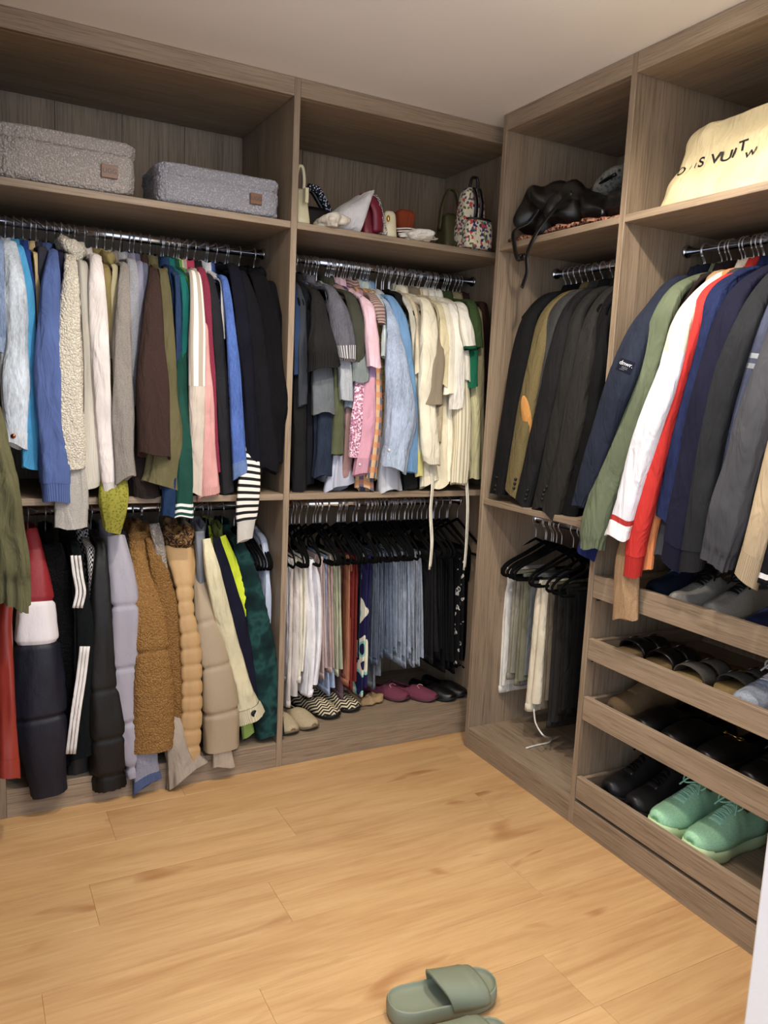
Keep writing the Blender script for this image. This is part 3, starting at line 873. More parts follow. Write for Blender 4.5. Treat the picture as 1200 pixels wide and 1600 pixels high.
g1('fleece_jacket', 'cream teddy fleece jacket with a big stand collar', 'jacket', FL(236, 226, 208), [(110, 404, 16), (111, 450, 26), (105, 560, 40), (106, 660, 48), (106, 736, 50)], d=0.035, fleece=True, hood=(113, 386, 46, 34, 0.13), amp=0.03, bt=0.016)
g1('fleece_pullover', 'cream fleece top hanging just right of the teddy fleece sleeve', 'jacket', FL(232, 220, 200), [(119, 420, 12), (127, 510, 20), (131, 600, 22), (124, 744, 18)], d=0.0, amp=0.04, collar=False)
g1('hoodie', 'light grey heather hoodie whose sleeve drops below the middle shelf', 'hoodie', HE(172, 168, 162), [(104, 430, 12), (108, 560, 26), (112, 720, 40), (112, 824, 50)], fo=[0.15, 0.2, 0.28, 0.29], cuff=(795, HE(176, 172, 166), 0.97), collar=False, bmax=0.012)
g1('cable_sweater', 'white cable-knit sweater right of the cream fleece', 'sweater', KN(228, 222, 208), [(130, 416, 14), (136, 470, 20), (142, 600, 22), (141, 700, 32), (139, 764, 32)], d=0.02, cuff=(752, KN(228, 222, 208), 0.95))
g1('hoodie', 'off-white hoodie with folded neck beside the grey marl sweatshirt', 'hoodie', W_(222, 214, 212), [(149, 404, 18), (152, 450, 24), (157, 560, 29), (163, 670, 27), (172, 766, 24)], d=0.035, cuff=(752, RI(222, 214, 212), 0.93), hood=(149, 403, 22, 16, 0.14))
g1('anorak', 'khaki hooded anorak with a crumpled hood on the upper left rail', 'jacket', W_(138, 122, 74), [(166, 425, 14), (168, 470, 14), (167, 540, 10)], d=-0.02, hood=(169, 404, 24, 26, 0.14))
g1('crochet_cardigan', 'olive open-knit cardigan with its sleeve hanging below the middle shelf', 'cardigan', m_blotch('olive_mesh_knit', [(0.0, (58, 56, 16)), (0.28, (120, 118, 42)), (0.6, (146, 142, 58))], 130, kind='dist', interp='LINEAR'), [(162, 440, 10), (165, 560, 16), (174, 700, 30), (178, 775, 42), (175, 830, 26)], fo=[0.15, 0.18, 0.215, 0.29, 0.29], collar=False, bmax=0.013, amp=0.1)
g1('shirt', 'pale khaki shirt squeezed left of the grey marl sweatshirt', 'shirt', W_(188, 178, 140), [(180, 420, 9), (178, 470, 12), (174, 560, 10)], d=-0.02)
g1('sweatshirt', 'grey marl sweatshirt with a straight hemmed sleeve', 'sweatshirt', HE(140, 133, 127), [(194, 416, 13), (193, 460, 20), (190, 570, 29), (193, 680, 31), (196, 750, 32)], d=0.045)
g1('knit_sweater', 'silver shimmer knit top right of the grey marl sweatshirt', 'sweater', HE(150, 152, 160), [(206, 411, 15), (209, 460, 15), (209, 540, 13), (206, 650, 12)], d=0.0, collar_mat=HE(165, 165, 172))
g1('shirt', 'lavender grey shirt left of the dark brown sweatshirt', 'shirt', W_(136, 136, 160), [(219, 414, 9), (218, 460, 12), (214, 560, 10)], d=-0.01)
g1('blouse', 'steel blue blouse tucked against the dark brown sweatshirt', 'blouse', W_(92, 96, 118), [(227, 416, 8), (226, 450, 10), (223, 520, 9)], d=-0.02)
g1('cardigan', 'very dark brown cardigan whose hem rests on the middle shelf', 'cardigan', W_(52, 42, 38), [(222, 440, 10), (212, 560, 16), (214, 690, 30), (228, 776, 46)], d=0.0, collar=False)
g1('sweatshirt', 'dark brown sweatshirt with a wide straight sleeve', 'sweatshirt', HE(72, 52, 47), [(240, 424, 14), (240, 470, 26), (238, 560, 42), (239, 640, 52), (241, 714, 50)], d=0.06, amp=0.03)
g1('utility_jacket', 'olive green utility jacket ballooning below the brown sweatshirt', 'jacket', W_(98, 92, 62), [(255, 428, 14), (261, 500, 18), (264, 600, 26), (258, 690, 50), (250, 762, 60)], d=0.025, hood=(255, 424, 15, 15, 0.16), amp=0.09)
g1('sweater', 'dark teal-blue sweater with its cuff below the middle shelf', 'sweater', DE(34, 62, 104), [(267, 424, 11), (272, 500, 13), (274, 600, 14), (266, 740, 20), (263, 806, 22)], fo=[0.15, 0.18, 0.2, 0.285, 0.29], bmax=0.012)
g1('cardigan', 'speckled navy cardigan between teal and green tops', 'cardigan', HE(46, 70, 112), [(277, 434, 10), (280, 500, 12), (279, 640, 10)], d=-0.02)
g1('sweater', 'bright teal green sweater squeezed beside the green track jacket', 'sweater', W_(24, 108, 104), [(285, 434, 10), (290, 470, 12), (288, 560, 9)], d=-0.015)
gj = g1('track_jacket', 'dark green track jacket with three white stripes around the cuff', 'jacket', W_(32, 82, 70), [(292, 440, 11), (290, 500, 17), (286, 600, 22), (287, 700, 25), (289, 809, 28)], fo=[0.17, 0.21, 0.24, 0.285, 0.295], bmax=0.014,
   bands=[(787, W_(235, 238, 235), 'white_stripe', 1.01), (791.5, W_(32, 82, 70), 'cuff', 1.0), (795.5, W_(235, 238, 235), 'white_stripe', 1.01), (799.5, W_(32, 82, 70), 'cuff', 1.0), (803, W_(235, 238, 235), 'white_stripe', 1.01), (806.5, W_(32, 82, 70), 'cuff', 1.0)])
g1('blouse', 'lime green blouse peeking left of the striped cream jacket', 'blouse', W_(98, 152, 56), [(298, 444, 8), (301, 480, 9), (299, 560, 7)], d=-0.01)
g1('track_jacket', 'cream jacket with white stripes running down its sleeve', 'jacket', m_stripes('cream_white_stripes', (176, 164, 150), (238, 234, 228), 6.0, True, 0.5), [(304, 430, 17), (308, 480, 22), (308, 550, 27), (308, 640, 24), (307, 772, 19)], d=0.035, bands=[(598, W_(206, 192, 178), 'plain_lower_sleeve', 0.97)], hood=(303, 424, 19, 14, 0.15, m_stripes('rib_cream', (170, 158, 148), (226, 220, 212), 8.0, False, 0.5)), amp=0.04)
g1('jacket', 'dusty pink denim jacket with a rumpled cuff resting over the middle shelf', 'jacket', W_(212, 152, 148), [(316, 450, 8), (322, 580, 14), (324, 690, 22), (327, 776, 31)], d=0.03, cuff=(758, RI(216, 156, 152), 1.04), amp=0.1, collar=False)
g1('sweater', 'crimson sweater with a deep raspberry sleeve', 'sweater', HE(140, 46, 70), [(315, 424, 12), (323, 470, 17), (330, 560, 19), (335, 660, 20), (339, 738, 22)], d=0.0, collar_mat=W_(200, 62, 92))
g1('sweatshirt', 'charcoal sweatshirt right of the crimson sweater', 'sweatshirt', W_(46, 46, 52), [(327, 434, 12), (336, 490, 18), (344, 580, 19), (350, 680, 20), (355, 770, 20)], d=0.01)
g1('blouse', 'sliver of a white blouse left of the blue chambray shirt', 'blouse', W_(228, 228, 236), [(346, 440, 6), (348, 470, 6), (349, 530, 6)], d=-0.02)
g1('chambray_shirt', 'cobalt blue chambray shirt with a paler buttoned cuff', 'shirt', DE(72, 102, 176), [(350, 436, 10), (357, 480, 14), (364, 560, 16), (370, 660, 21), (375, 745, 24)], d=0.035, cuff=(720, DE(92, 118, 170), 1.02))
g1('jacket', 'navy black jacket between the cobalt shirt and the black hoodies', 'jacket', W_(26, 27, 44), [(364, 420, 17), (376, 480, 22), (386, 580, 22), (393, 670, 20), (399, 742, 19)], d=0.02)
g1('crochet_sweater', 'black and white striped crochet sweater sleeve hanging past the middle shelf', 'sweater', m_stripes('crochet_bands', (228, 224, 214), (22, 22, 26), 44.0, False, 0.55), [(372, 440, 10), (384, 560, 16), (390, 690, 26), (388, 760, 33), (382, 845, 26)], fo=[0.14, 0.17, 0.25, 0.295, 0.3], bmax=0.014, amp=0.08, collar=False, bands=[(812, KN(226, 222, 212), 'ribbed_cuff', 0.92)])
g1('hoodie', 'black hoodie third from the divider on the upper left rail', 'hoodie', W_(27, 27, 34), [(378, 430, 16), (394, 490, 24), (406, 580, 28), (414, 670, 28), (421, 736, 28)], d=0.01)
g1('coat', 'black hooded coat with a bunched sleeve beside the divider', 'coat', W_(20, 20, 25), [(402, 434, 22), (416, 480, 28), (428, 560, 30), (433, 640, 36), (426, 720, 30)], d=0.0, hood=(402, 428, 30, 26, 0.14), amp=0.1)
g1('sweater', 'plain black sweater pressed against the divider on the upper left rail', 'sweater', W_(18, 18, 22), [(424, 446, 14), (434, 520, 16), (438, 620, 14)], d=-0.05)

# ------------------------------------------------------------------ clothes, corner bay, upper rail
U2 = 'clothes on the upper corner rail'
def g2(*a, **k):
    k.setdefault('group', U2); return garment(B_UP, 'b2', *a, **k)
g2('sweater', 'navy blue sweater sliver right beside the divider', 'sweater', W_(44, 66, 104), [(463, 474, 11), (465, 520, 12), (465, 586, 12)], d=-0.02)
g2('cardigan', 'dark slate cardigan in front of a navy sweater by the divider', 'cardigan', W_(62, 67, 76), [(472, 478, 12), (473, 540, 14), (472, 634, 14)], d=-0.01)
g2('dress', 'long black dress with its hem on the middle shelf by the divider', 'dress', W_(38, 37, 40), [(466, 490, 8), (468, 620, 20), (468, 767, 22)], d=-0.03, hem=0.74)
g2('cardigan', 'black cardigan hanging long behind the black tee', 'cardigan', W_(30, 32, 42), [(480, 468, 12), (483, 600, 12), (484, 757, 13)], d=-0.04, hem=0.74)
g2('t_shirt', 'black boxy tee with a wide short sleeve', 't-shirt', W_(46, 44, 45), [(494, 462, 16), (500, 500, 28), (505, 545, 46), (505, 576, 52)], d=0.035, cuff=(551, RI(44, 42, 43), 1.0))
g2('t_shirt', 'steel grey tee sleeve showing under the black boxy tee', 't-shirt', W_(98, 104, 110), [(492, 500, 12), (503, 570, 30), (505, 648, 34)], d=0.0, collar=False)
g2('jeans_jacket', 'dark indigo denim jacket with its long sleeve behind the grey tee', 'jacket', DE(44, 56, 78), [(490, 510, 10), (504, 620, 26), (506, 690, 30), (502, 744, 30)], d=-0.01, collar=False)
g2('denim_jacket', 'grey short-sleeve denim jacket with white frayed cuff', 'jacket', DE(92, 92, 102), [(515, 452, 15), (527, 480, 28), (536, 520, 32), (541, 562, 26)], d=0.05, cuff=(538, m_stripes('frayed_stitch', (90, 90, 100), (205, 205, 205), 26.0, True, 0.6), 1.05))
g2('t_shirt', 'pale grey tee sleeve below the frayed denim cuff', 't-shirt', HE(168, 173, 182), [(528, 490, 10), (538, 570, 20), (541, 626, 22)], d=0.02, collar=False)
g2('shirt', 'dark olive camp shirt with a broad short sleeve', 'shirt', W_(70, 72, 60), [(545, 462, 14), (555, 490, 24), (561, 525, 26), (556, 566, 18)], d=0.02)
g2('t_shirt', 'grey-green tee with a flared short sleeve left of the pink tops', 't-shirt', W_(122, 132, 132), [(552, 490, 10), (560, 550, 24), (562, 597, 27)], d=0.02, collar=False)
g2('shirt', 'faded grey chambray shirt frill below the grey-green tee', 'shirt', DE(120, 134, 148), [(548, 520, 8), (552, 600, 18), (548, 640, 22)], d=0.0, collar=False)
g2('blouse', 'olive blouse sleeve hanging low above the satin hem', 'blouse', W_(82, 88, 62), [(522, 500, 8), (528, 640, 18), (526, 711, 20)], d=0.01, collar=False)
g2('blouse', 'dusty rose blouse left of the sequin top', 'blouse', W_(164, 128, 124), [(542, 520, 8), (545, 640, 14), (541, 746, 14)], d=-0.01, collar=False)
g2('satin_dress', 'silver-blue satin dress hem rumpled on the middle shelf', 'dress', SA(165, 170, 188), [(520, 520, 8), (531, 690, 20), (528, 764, 36)], d=-0.02, amp=0.18, collar=False, hem=0.74)
g2('blouse', 'dark plum blouse hidden behind the sequin top', 'blouse', W_(84, 66, 96), [(548, 540, 8), (550, 660, 12), (547, 752, 14)], d=-0.03, collar=False)
g2('t_shirt', 'pale pink tee with a long short sleeve', 't-shirt', W_(224, 186, 200), [(564, 466, 10), (575, 485, 18), (580, 525, 20), (584, 573, 22)], d=0.045, bfac=0.8)
g2('jersey_shirt', 'lilac top sleeve under the pale pink tee', 'shirt', W_(174, 140, 184), [(570, 490, 8), (579, 570, 14), (579, 622, 13)], d=0.02, collar=False)
g2('sequin_blouse', 'pink and silver sequin top glittering below the grey-green tee', 'blouse', m_blotch('sequins', [(0.0, (150, 92, 122)), (0.3, (212, 168, 188)), (0.55, (178, 118, 146)), (0.75, (236, 218, 226))], 190, kind='cells', rough=0.3), [(556, 500, 8), (561, 610, 16), (557, 660, 18), (553, 713, 18)], d=0.035, collar=False)
g2('shirt', 'mauve pink corduroy shirt with buttoned cuff', 'shirt', W_(204, 146, 166), [(574, 510, 8), (577, 600, 20), (573, 670, 24), (563, 742, 24)], d=0.035, cuff=(716, RI(206, 148, 168), 1.02), buttons=[(562, 728, 0.005, BTW)], collar=False)
g2('flannel_shirt', 'plaid flannel shirt in orange and slate beside the denim shirt', 'shirt', m_plaid('plaid_flannel'), [(586, 510, 8), (589, 610, 15), (586, 680, 17), (579, 746, 16)], d=0.03, collar=False)
g2('flannel_shirt', 'plaid flannel shirt tail lying on the middle shelf', 'shirt', m_plaid('plaid_flannel'), [(568, 560, 8), (569, 690, 16), (570, 766, 26)], d=0.0, amp=0.15, collar=False, hem=0.74)
g2('knit_sweater', 'brown ribbed knit top with horizontal stripes at the shoulder', 'sweater', m_stripes('brown_rib', (118, 94, 90), (176, 152, 146), 90.0, False, 0.5), [(582, 464, 14), (590, 482, 20), (596, 506, 14)], d=0.02)
g2('t_shirt', 'pale mint tee left of the light blue denim shirt', 't-shirt', W_(198, 212, 208), [(600, 478, 10), (604, 520, 14), (602, 560, 15)], d=0.01)
g2('blouse', 'mustard and grey printed blouse sliver behind the plaid flannel', 'blouse', m_blotch('mustard_print', [(0.0, (190, 160, 90)), (0.5, (128, 120, 110)), (0.6, (206, 190, 140))], 60), [(594, 540, 8), (596, 640, 10), (591, 748, 12)], d=-0.01, collar=False)
g2('denim_shirt', 'light blue denim shirt with a wide sleeve and buttoned cuff', 'shirt', DE(160, 176, 202), [(607, 480, 12), (616, 530, 24), (624, 600, 38), (627, 660, 45), (614, 732, 40)], d=0.06, cuff=(698, DE(164, 180, 204), 1.03), buttons=[(608, 706, 0.006, BTW)])
g2('shirt', 'sky blue cotton shirt right of the light denim shirt', 'shirt', W_(106, 150, 196), [(611, 468, 12), (626, 500, 17), (637, 570, 18), (643, 660, 18), (641, 738, 20)], d=0.03)
g2('satin_blouse', 'silver satin top with its hem below the light denim cuff', 'blouse', SA(192, 196, 206), [(604, 540, 8), (606, 690, 22), (608, 767, 38)], d=0.0, amp=0.14, collar=False, hem=0.74)
g2('camisole', 'black lace camisole hem beside the satin top', 'blouse', W_(40, 40, 40), [(632, 560, 8), (636, 690, 14), (640, 762, 20)], d=-0.02, amp=0.15, collar=False, hem=0.74)
g2('blouse', 'pale grey-cream blouse with a yellow lower edge', 'blouse', W_(202, 198, 182), [(644, 500, 9), (651, 600, 12), (655, 744, 13)], d=0.02, collar=False, bands=[(700, W_(206, 200, 120), 'yellow_hem', 1.0)])
g2('jersey_shirt', 'sand coloured tee left of the wide cream sleeve', 't-shirt', W_(214, 198, 168), [(655, 500, 12), (656, 540, 16), (655, 582, 16)], d=0.02, collar=False)
g2('blouse', 'cream wrap blouse with a wide sleeve and hanging ties', 'blouse', W_(230, 222, 196), [(664, 474, 18), (670, 510, 25), (666, 600, 26), (670, 680, 27), (674, 724, 27)], d=0.05, cuff=(710, RI(232, 224, 200), 1.0))
g2('linen_blouse', 'ivory linen top with a straight lower hem under the wrap blouse', 'blouse', W_(226, 218, 190), [(660, 540, 10), (668, 690, 20), (671, 757, 26)], d=0.01, collar=False, hem=0.74)
g2('knit_vest', 'taupe knit vest with a pointed hem among the cream tops', 'vest', KN(164, 148, 124), [(684, 500, 10), (683, 560, 24), (676, 634, 28)], d=0.055, amp=0.08)
g2('shirt', 'oatmeal shirt behind the taupe vest', 'shirt', W_(196, 180, 148), [(680, 520, 8), (684, 620, 14), (683, 690, 12)], d=0.02, collar=False)
g2('t_shirt', 'butter yellow tee second from the taupe vest', 't-shirt', W_(224, 210, 168), [(688, 484, 12), (694, 540, 19), (695, 604, 18)], d=0.04)
g2('t_shirt', 'ivory tee just right of the butter yellow tee', 't-shirt', W_(234, 226, 204), [(697, 482, 12), (704, 540, 19), (702, 616, 20)], d=0.04)
g2('blouse', 'white blouse with a soft gathered sleeve among the cream tees', 'blouse', W_(240, 236, 224), [(707, 480, 12), (713, 540, 20), (716, 600, 22), (713, 638, 21)], d=0.045, amp=0.1)
g2('t_shirt', 'white tee with emerald green trim on the sleeve', 't-shirt', W_(240, 236, 222), [(720, 478, 13), (727, 505, 18), (735, 546, 21)], d=0.05, cuff=(541, RI(30, 96, 62), 1.04))
g2('t_shirt', 'plain white tee left of the striped shirt sleeve', 't-shirt', W_(236, 230, 212), [(718, 490, 10), (724, 550, 17), (726, 594, 17)], d=0.03, collar=False)
g2('striped_shirt', 'cream shirt with fine grey stripes and a gathered cuff', 'shirt', m_stripes('fine_stripes', (232, 224, 198), (178, 168, 140), 16.0, True, 0.68), [(718, 530, 10), (722, 610, 22), (721, 690, 28), (717, 756, 26)], d=0.04, collar=False, cuff=(735, None, 0.97))
g2('tunic', 'long cream tunic hanging below the ivory tees', 'blouse', W_(228, 218, 186), [(690, 560, 8), (693, 660, 18), (689, 758, 24)], d=0.01, collar=False, hem=0.74)
g2('tunic', 'off-white tunic with a split hem left of the striped shirt', 'blouse', W_(236, 230, 210), [(702, 580, 8), (703, 660, 12), (703, 752, 12)], d=0.02, collar=False, hem=0.74)
g2('t_shirt', 'dark green tee near the corner end of the upper rail', 't-shirt', W_(62, 84, 46), [(735, 474, 14), (742, 500, 18), (745, 545, 18)], d=0.02)
g2('t_shirt', 'emerald green tee sleeve below the green trim', 't-shirt', W_(24, 104, 74), [(738, 500, 8), (739, 560, 15), (739, 605, 15)], d=0.03, collar=False)
g2('blouse', 'pale yellow-green blouse hanging long at the corner end of the rail', 'blouse', W_(196, 190, 142), [(738, 520, 8), (742, 640, 16), (741, 748, 15)], d=0.01, collar=False)
g2('utility_shirt', 'khaki utility shirt at the very end of the corner rail', 'shirt', W_(150, 140, 104), [(748, 490, 9), (751, 600, 12), (748, 746, 12)], d=0.0)
g2('jacket', 'dark brown jacket half hidden in the corner', 'jacket', W_(66, 40, 34), [(755, 478, 12), (758, 520, 12), (757, 600, 10)], d=-0.05)
for k in range(26):      # further empty hangers crowd this rail
    hanger(B_UP, -0.70+k*0.031+hang_rng.uniform(-0.006, 0.006), *HL['b2'])
# ties of the wrap blouse
for (pts, lab) in (([(673, 728), (675, 760), (672, 800), (674, 850), (671, 890)], 'long cream tie of the wrap blouse dangling past the shelf'), ([(728, 752), (730, 790), (728, 850), (725, 890)], 'shorter cream tie dangling near the corner')):
    P = [B_UP.px(u, v, 0.285) for u, v in pts]
    e = empty('fabric_tie', P[-1], lab, 'tie')
    wire('ribbon', P, 0.003, W_(232, 226, 206), e, smooth_pts=24, flat=(0.0055, 0.0012, (1, 0.2, 0)))
    wire('ribbon', [p+np.array([0.006, 0.004, 0.01]) for p in P], 0.003, W_(226, 220, 198), e, smooth_pts=24, flat=(0.005, 0.0012, (1, -0.3, 0)))

# ------------------------------------------------------------------ coats, left bay, lower rail
L1 = 'coats on the lower left rail'
def g3(*a, **k):
    k.setdefault('group', L1); k.setdefault('hem', 0.70); k.setdefault('bt', 0.02); return garment(B_LO, 'l1', *a, **k)
NAVY = PU(26, 29, 52)
g3('puffer_jacket', 'red, white and navy colour-block puffer jacket at the left', 'jacket', PU(158, 30, 40), [(50, 826, 16), (55, 870, 30), (57, 940, 50), (58, 1004, 66), (62, 1110, 78), (70, 1180, 64), (77, 1239, 50)], fo=[0.16, 0.2, 0.24, 0.26, 0.28, 0.29, 0.29], amp=0.05,
   bands=[(939, PU(224, 218, 222), 'white_panel', 1.0), (1004, NAVY, 'navy_panel', 1.0)], puffer=([939, 1004, 1118], 3.5, 0.14), bmax=0.06, bt=0.03)
g3('fleece_coat', 'black fleece coat between the colour-block puffer and the striped track jacket', 'coat', FL(20, 20, 22), [(80, 850, 30), (90, 950, 44), (97, 1080, 46), (96, 1195, 40)], d=-0.04, bt=0.03)
WS = W_(232, 228, 226)
ST = m_stripes('three_stripes', (22, 26, 30), (228, 225, 224), 9.0, True, 0.5)
g3('track_jacket', 'black track jacket with three white stripes down the sleeve', 'jacket', W_(24, 30, 33), [(118, 858, 15), (124, 910, 20), (134, 990, 26), (130, 1090, 30), (127, 1180, 34)], d=0.02, amp=0.05)
g3('coat', 'black and white houndstooth coat sliver beside the track jacket', 'coat', m_check('houndstooth', (225, 222, 220), (24, 24, 26), 22, 130, 0.3), [(142, 862, 12), (147, 910, 15), (149, 980, 12)], d=-0.02)
g3('padded_jacket', 'dark grey padded vest hem between the track jacket and black puffer', 'vest', PU(48, 46, 48), [(116, 900, 10), (121, 1100, 28), (121, 1212, 30)], d=-0.03, collar=False)
g3('puffer_coat', 'black puffer coat with an elastic cuff nearly touching the floor', 'coat', PU(22, 20, 20), [(157, 852, 15), (158, 930, 30), (160, 1040, 42), (166, 1140, 54), (171, 1230, 54)], d=0.02, puffer=([1075, 1150, 1206], 3.5, 0.14), amp=0.05, bmax=0.055, bt=0.03, elastic=1206)
g3('puffer_jacket', 'silver lavender puffer jacket with stitched segments', 'jacket', PU(160, 156, 170), [(181, 838, 26), (189, 890, 38), (194, 945, 42), (195, 1040, 46), (203, 1125, 50), (222, 1205, 50)], fo=[0.18, 0.225, 0.25, 0.258, 0.262, 0.27], puffer=([945, 1041, 1124, 1190], 3.5, 0.2), bt=0.03)
g3('knit_coat', 'sparkly blue-grey knit coat with its hem below the silver puffer', 'coat', HE(140, 140, 156), [(205, 890, 8), (208, 1000, 14), (226, 1160, 34), (229, 1228, 40)], fo=[0.17, 0.21, 0.285, 0.292], bmax=0.014, bands=[(1208, HE(78, 92, 132), 'sparkly_band', 1.02)], collar=False)
CB = FL(166, 120, 64)
g3('teddy_coat', 'caramel brown teddy coat with thick curly pile', 'coat', CB, [(219, 834, 36), (224, 880, 40), (230, 950, 50), (236, 1016, 56), (238, 1090, 64), (238, 1169, 66)], fo=[0.14, 0.19, 0.235, 0.26, 0.27, 0.275], fleece=True, amp=0.03, puffer=([1016], 3.5, 0.2), bt=0.03, hood=(222, 834, 38, 30, 0.13))
g3('teddy_jacket', 'brown teddy jacket sleeve to the right of the caramel teddy coat', 'jacket', FL(154, 110, 58), [(238, 850, 20), (256, 930, 34), (270, 1010, 40), (282, 1080, 42), (285, 1138, 40)], d=0.0, fleece=True, amp=0.03, collar=False)
g3('fleece_pullover', 'light grey fleece top between the teddy coat and the gold puffer', 'jacket', FL(168, 158, 148), [(241, 818, 14), (250, 860, 16), (257, 925, 14), (262, 1050, 14)], d=-0.02)
g3('wool_coat', 'greige wool coat with its slack hem sagging below the plinth top', 'coat', W_(160, 146, 130), [(262, 880, 10), (268, 1040, 18), (276, 1150, 36), (290, 1214, 60)], fo=[0.15, 0.2, 0.27, 0.285], amp=0.16, collar=False, bmax=0.022)
GOLD = PU(188, 148, 96)
g3('puffer_jacket', 'shiny gold quilted jacket with a leopard print collar', 'jacket', GOLD, [(280, 862, 50), (286, 900, 34), (290, 950, 27), (298, 1010, 32), (300, 1100, 33), (297, 1186, 30)], fo=[0.15, 0.21, 0.25, 0.27, 0.275, 0.275], puffer=([918, 940, 962, 988, 1012, 1037, 1062, 1086, 1110, 1138, 1164], 3.5, 0.17), amp=0.04, bt=0.03,
   hood=(279, 838, 54, 36, 0.14, m_blotch('leopard', [(0.0, (150, 116, 74)), (0.46, (54, 38, 26)), (0.56, (120, 88, 54)), (0.66, (40, 28, 20))], 55)))
g3('leather_jacket', 'grey shiny jacket showing only its collar behind the gold quilted jacket', 'jacket', LE(112, 116, 124), [(312, 830, 16), (314, 870, 14), (315, 960, 12)], d=-0.05, hood=(312, 826, 20, 26, 0.1))
g3('puffer_jacket', 'matte beige puffer jacket with three broad segments', 'jacket', PU(166, 146, 118), [(309, 882, 16), (316, 920, 28), (324, 970, 38), (337, 1040, 48), (344, 1110, 56), (346, 1168, 54)], fo=[0.16, 0.2, 0.235, 0.26, 0.27, 0.27], puffer=([970, 1039, 1110], 3.5, 0.16), amp=0.04, bt=0.03)
g3('wool_coat', 'beige wool coat cuff sticking out below the matte beige puffer', 'coat', W_(174, 158, 138), [(316, 940, 10), (330, 1080, 22), (344, 1150, 28), (350, 1198, 34)], fo=[0.15, 0.2, 0.285, 0.29], bmax=0.014, collar=False)
g3('wool_coat', 'cream wool coat with a buttoned tab on the cuff', 'coat', W_(214, 204, 166), [(322, 842, 13), (332, 895, 22), (350, 970, 26), (372, 1050, 28), (393, 1122, 34)], d=0.01, cuff=(1100, RI(216, 206, 170), 1.08), buttons=[(397, 1110, 0.012, BTN)])
g3('parka', 'navy parka between the cream coat and the neon jacket', 'jacket', W_(32, 34, 60), [(338, 840, 13), (352, 900, 22), (372, 980, 26), (396, 1085, 26)], d=-0.01)
g3('rain_jacket', 'neon yellow jacket with an olive hood beside the dark green fur coat', 'jacket', W_(204, 224, 42), [(346, 838, 12), (358, 874, 19), (376, 925, 25), (392, 980, 20), (398, 1010, 10)], d=-0.03, hood=(341, 828, 14, 26, 0.12, W_(98, 110, 52)))
g3('jacket', 'light green jacket whose hem peeks below the cream cuff', 'jacket', W_(150, 178, 84), [(350, 880, 8), (370, 1040, 14), (388, 1150, 18)], d=-0.04, collar=False)
g3('fur_coat', 'dark bottle green faux fur coat beside the divider', 'coat', m_blotch('green_fur', [(0.3, (8, 26, 28)), (0.5, (16, 44, 44)), (0.62, (34, 72, 70)), (0.75, (10, 32, 34))], 16, 2.0, interp='LINEAR', rough=1.0), [(372, 850, 17), (388, 900, 28), (404, 990, 40), (415, 1080, 48), (423, 1152, 42)], d=-0.02, fleece=True, amp=0.04, bt=0.03)
g3('blouse', 'pale blue blouse hanging by the divider behind the green fur coat', 'blouse', W_(176, 186, 208), [(418, 900, 7), (419, 940, 9), (418, 985, 8)], d=-0.05, collar=False)
for k in range(7): hanger(B_LO, -0.855+k*0.012, *HL['l1'], tilt=0.05)
# three white stripes on the black track jacket sleeve: sewn on tapes
def tapes(pts, n, gap, wid, fr, f, par):
    for i in range(n):
        P = [fr.px(u+gap*i, v, f) for u, v in pts]
        wire('white_tape', P, 0.003, WS, par, smooth_pts=16, flat=(wid, 0.0012, (1, 0, 0)))
par = [o for o in bpy.data.objects if o.name.startswith('track_jacket') and 'three white stripes down' in o.get('label', '')][0]
tapes([(112, 868), (116, 900), (120, 925), (115, 950)], 3, 6.0, 0.0048, B_LO, 0.29, par)
tapes([(127, 1010), (121, 1060), (112, 1120), (105, 1178)], 3, 5.5, 0.0052, B_LO, 0.315, par)

# ------------------------------------------------------------------ left edge: sleeves of the run on the left
def gl(fr, name, label, cat, mat, path, ys, **k):
    wp = [at(u, v, 1, y) for (u, v, w), y in zip(path, ys)]
    return garment(fr, 'x1', name, label, cat, mat, path, world_path=wp, group=None, rear=True, **k)
gl(L_UP, 'field_jacket', 'olive green field jacket sleeve reaching in at the left edge', 'jacket', W_(92, 90, 62), [(-22, 640, 40), (-12, 720, 56), (2, 800, 66), (14, 870, 60), (16, 932, 54)], [-0.22, -0.25, -0.27, -0.28, -0.28], amp=0.10, bfac=0.7, elastic=890)
gl(L_LO, 'leather_jacket', 'rust red leather jacket with a zipped cuff below the olive sleeve', 'jacket', LE(156, 46, 34), [(0, 900, 20), (6, 980, 24), (8, 1090, 30), (12, 1214, 34)], [-0.13, -0.15, -0.16, -0.16], amp=0.06, cuff=(1180, None, 1.02))

# ------------------------------------------------------------------ trousers, corner bay, lower rail
L2 = 'trousers on the lower corner rail'
def t2(*a, **k):
    k.setdefault('group', L2); return trousers(B_LO, 'l2', *a, **k)
t2('trousers', 'lilac white trousers closest to the divider', 'trousers', W_(196, 194, 204), 452, 886, 452, 1068, 12)
t2('trousers', 'off-white sweatpants with gathered cuffs above the tan loafers', 'trousers', W_(214, 206, 200), 462, 886, 457, 1104, 22, mid=(463, 990), ff=0.13)
t2('trousers', 'ivory cream trousers left of the white jeans', 'trousers', W_(236, 230, 212), 475, 880, 470, 1066, 16, mid=(478, 970), ff=0.14)
t2('jeans', 'bright white jeans bulging towards the zigzag slippers', 'jeans', W_(240, 240, 248), 489, 880, 489, 1088, 26, mid=(503, 970), ff=0.15)
t2('trousers', 'dusty pink trousers right of the white jeans', 'trousers', W_(192, 168, 164), 505, 892, 508, 1062, 11)
t2('trousers', 'rose beige trousers left of the sage trousers', 'trousers', W_(184, 158, 150), 517, 890, 520, 1052, 12)
t2('jeans', 'pale blue jeans with the hem over the zigzag slippers', 'jeans', DE(158, 178, 210), 512, 900, 519, 1086, 16, ff=0.10)
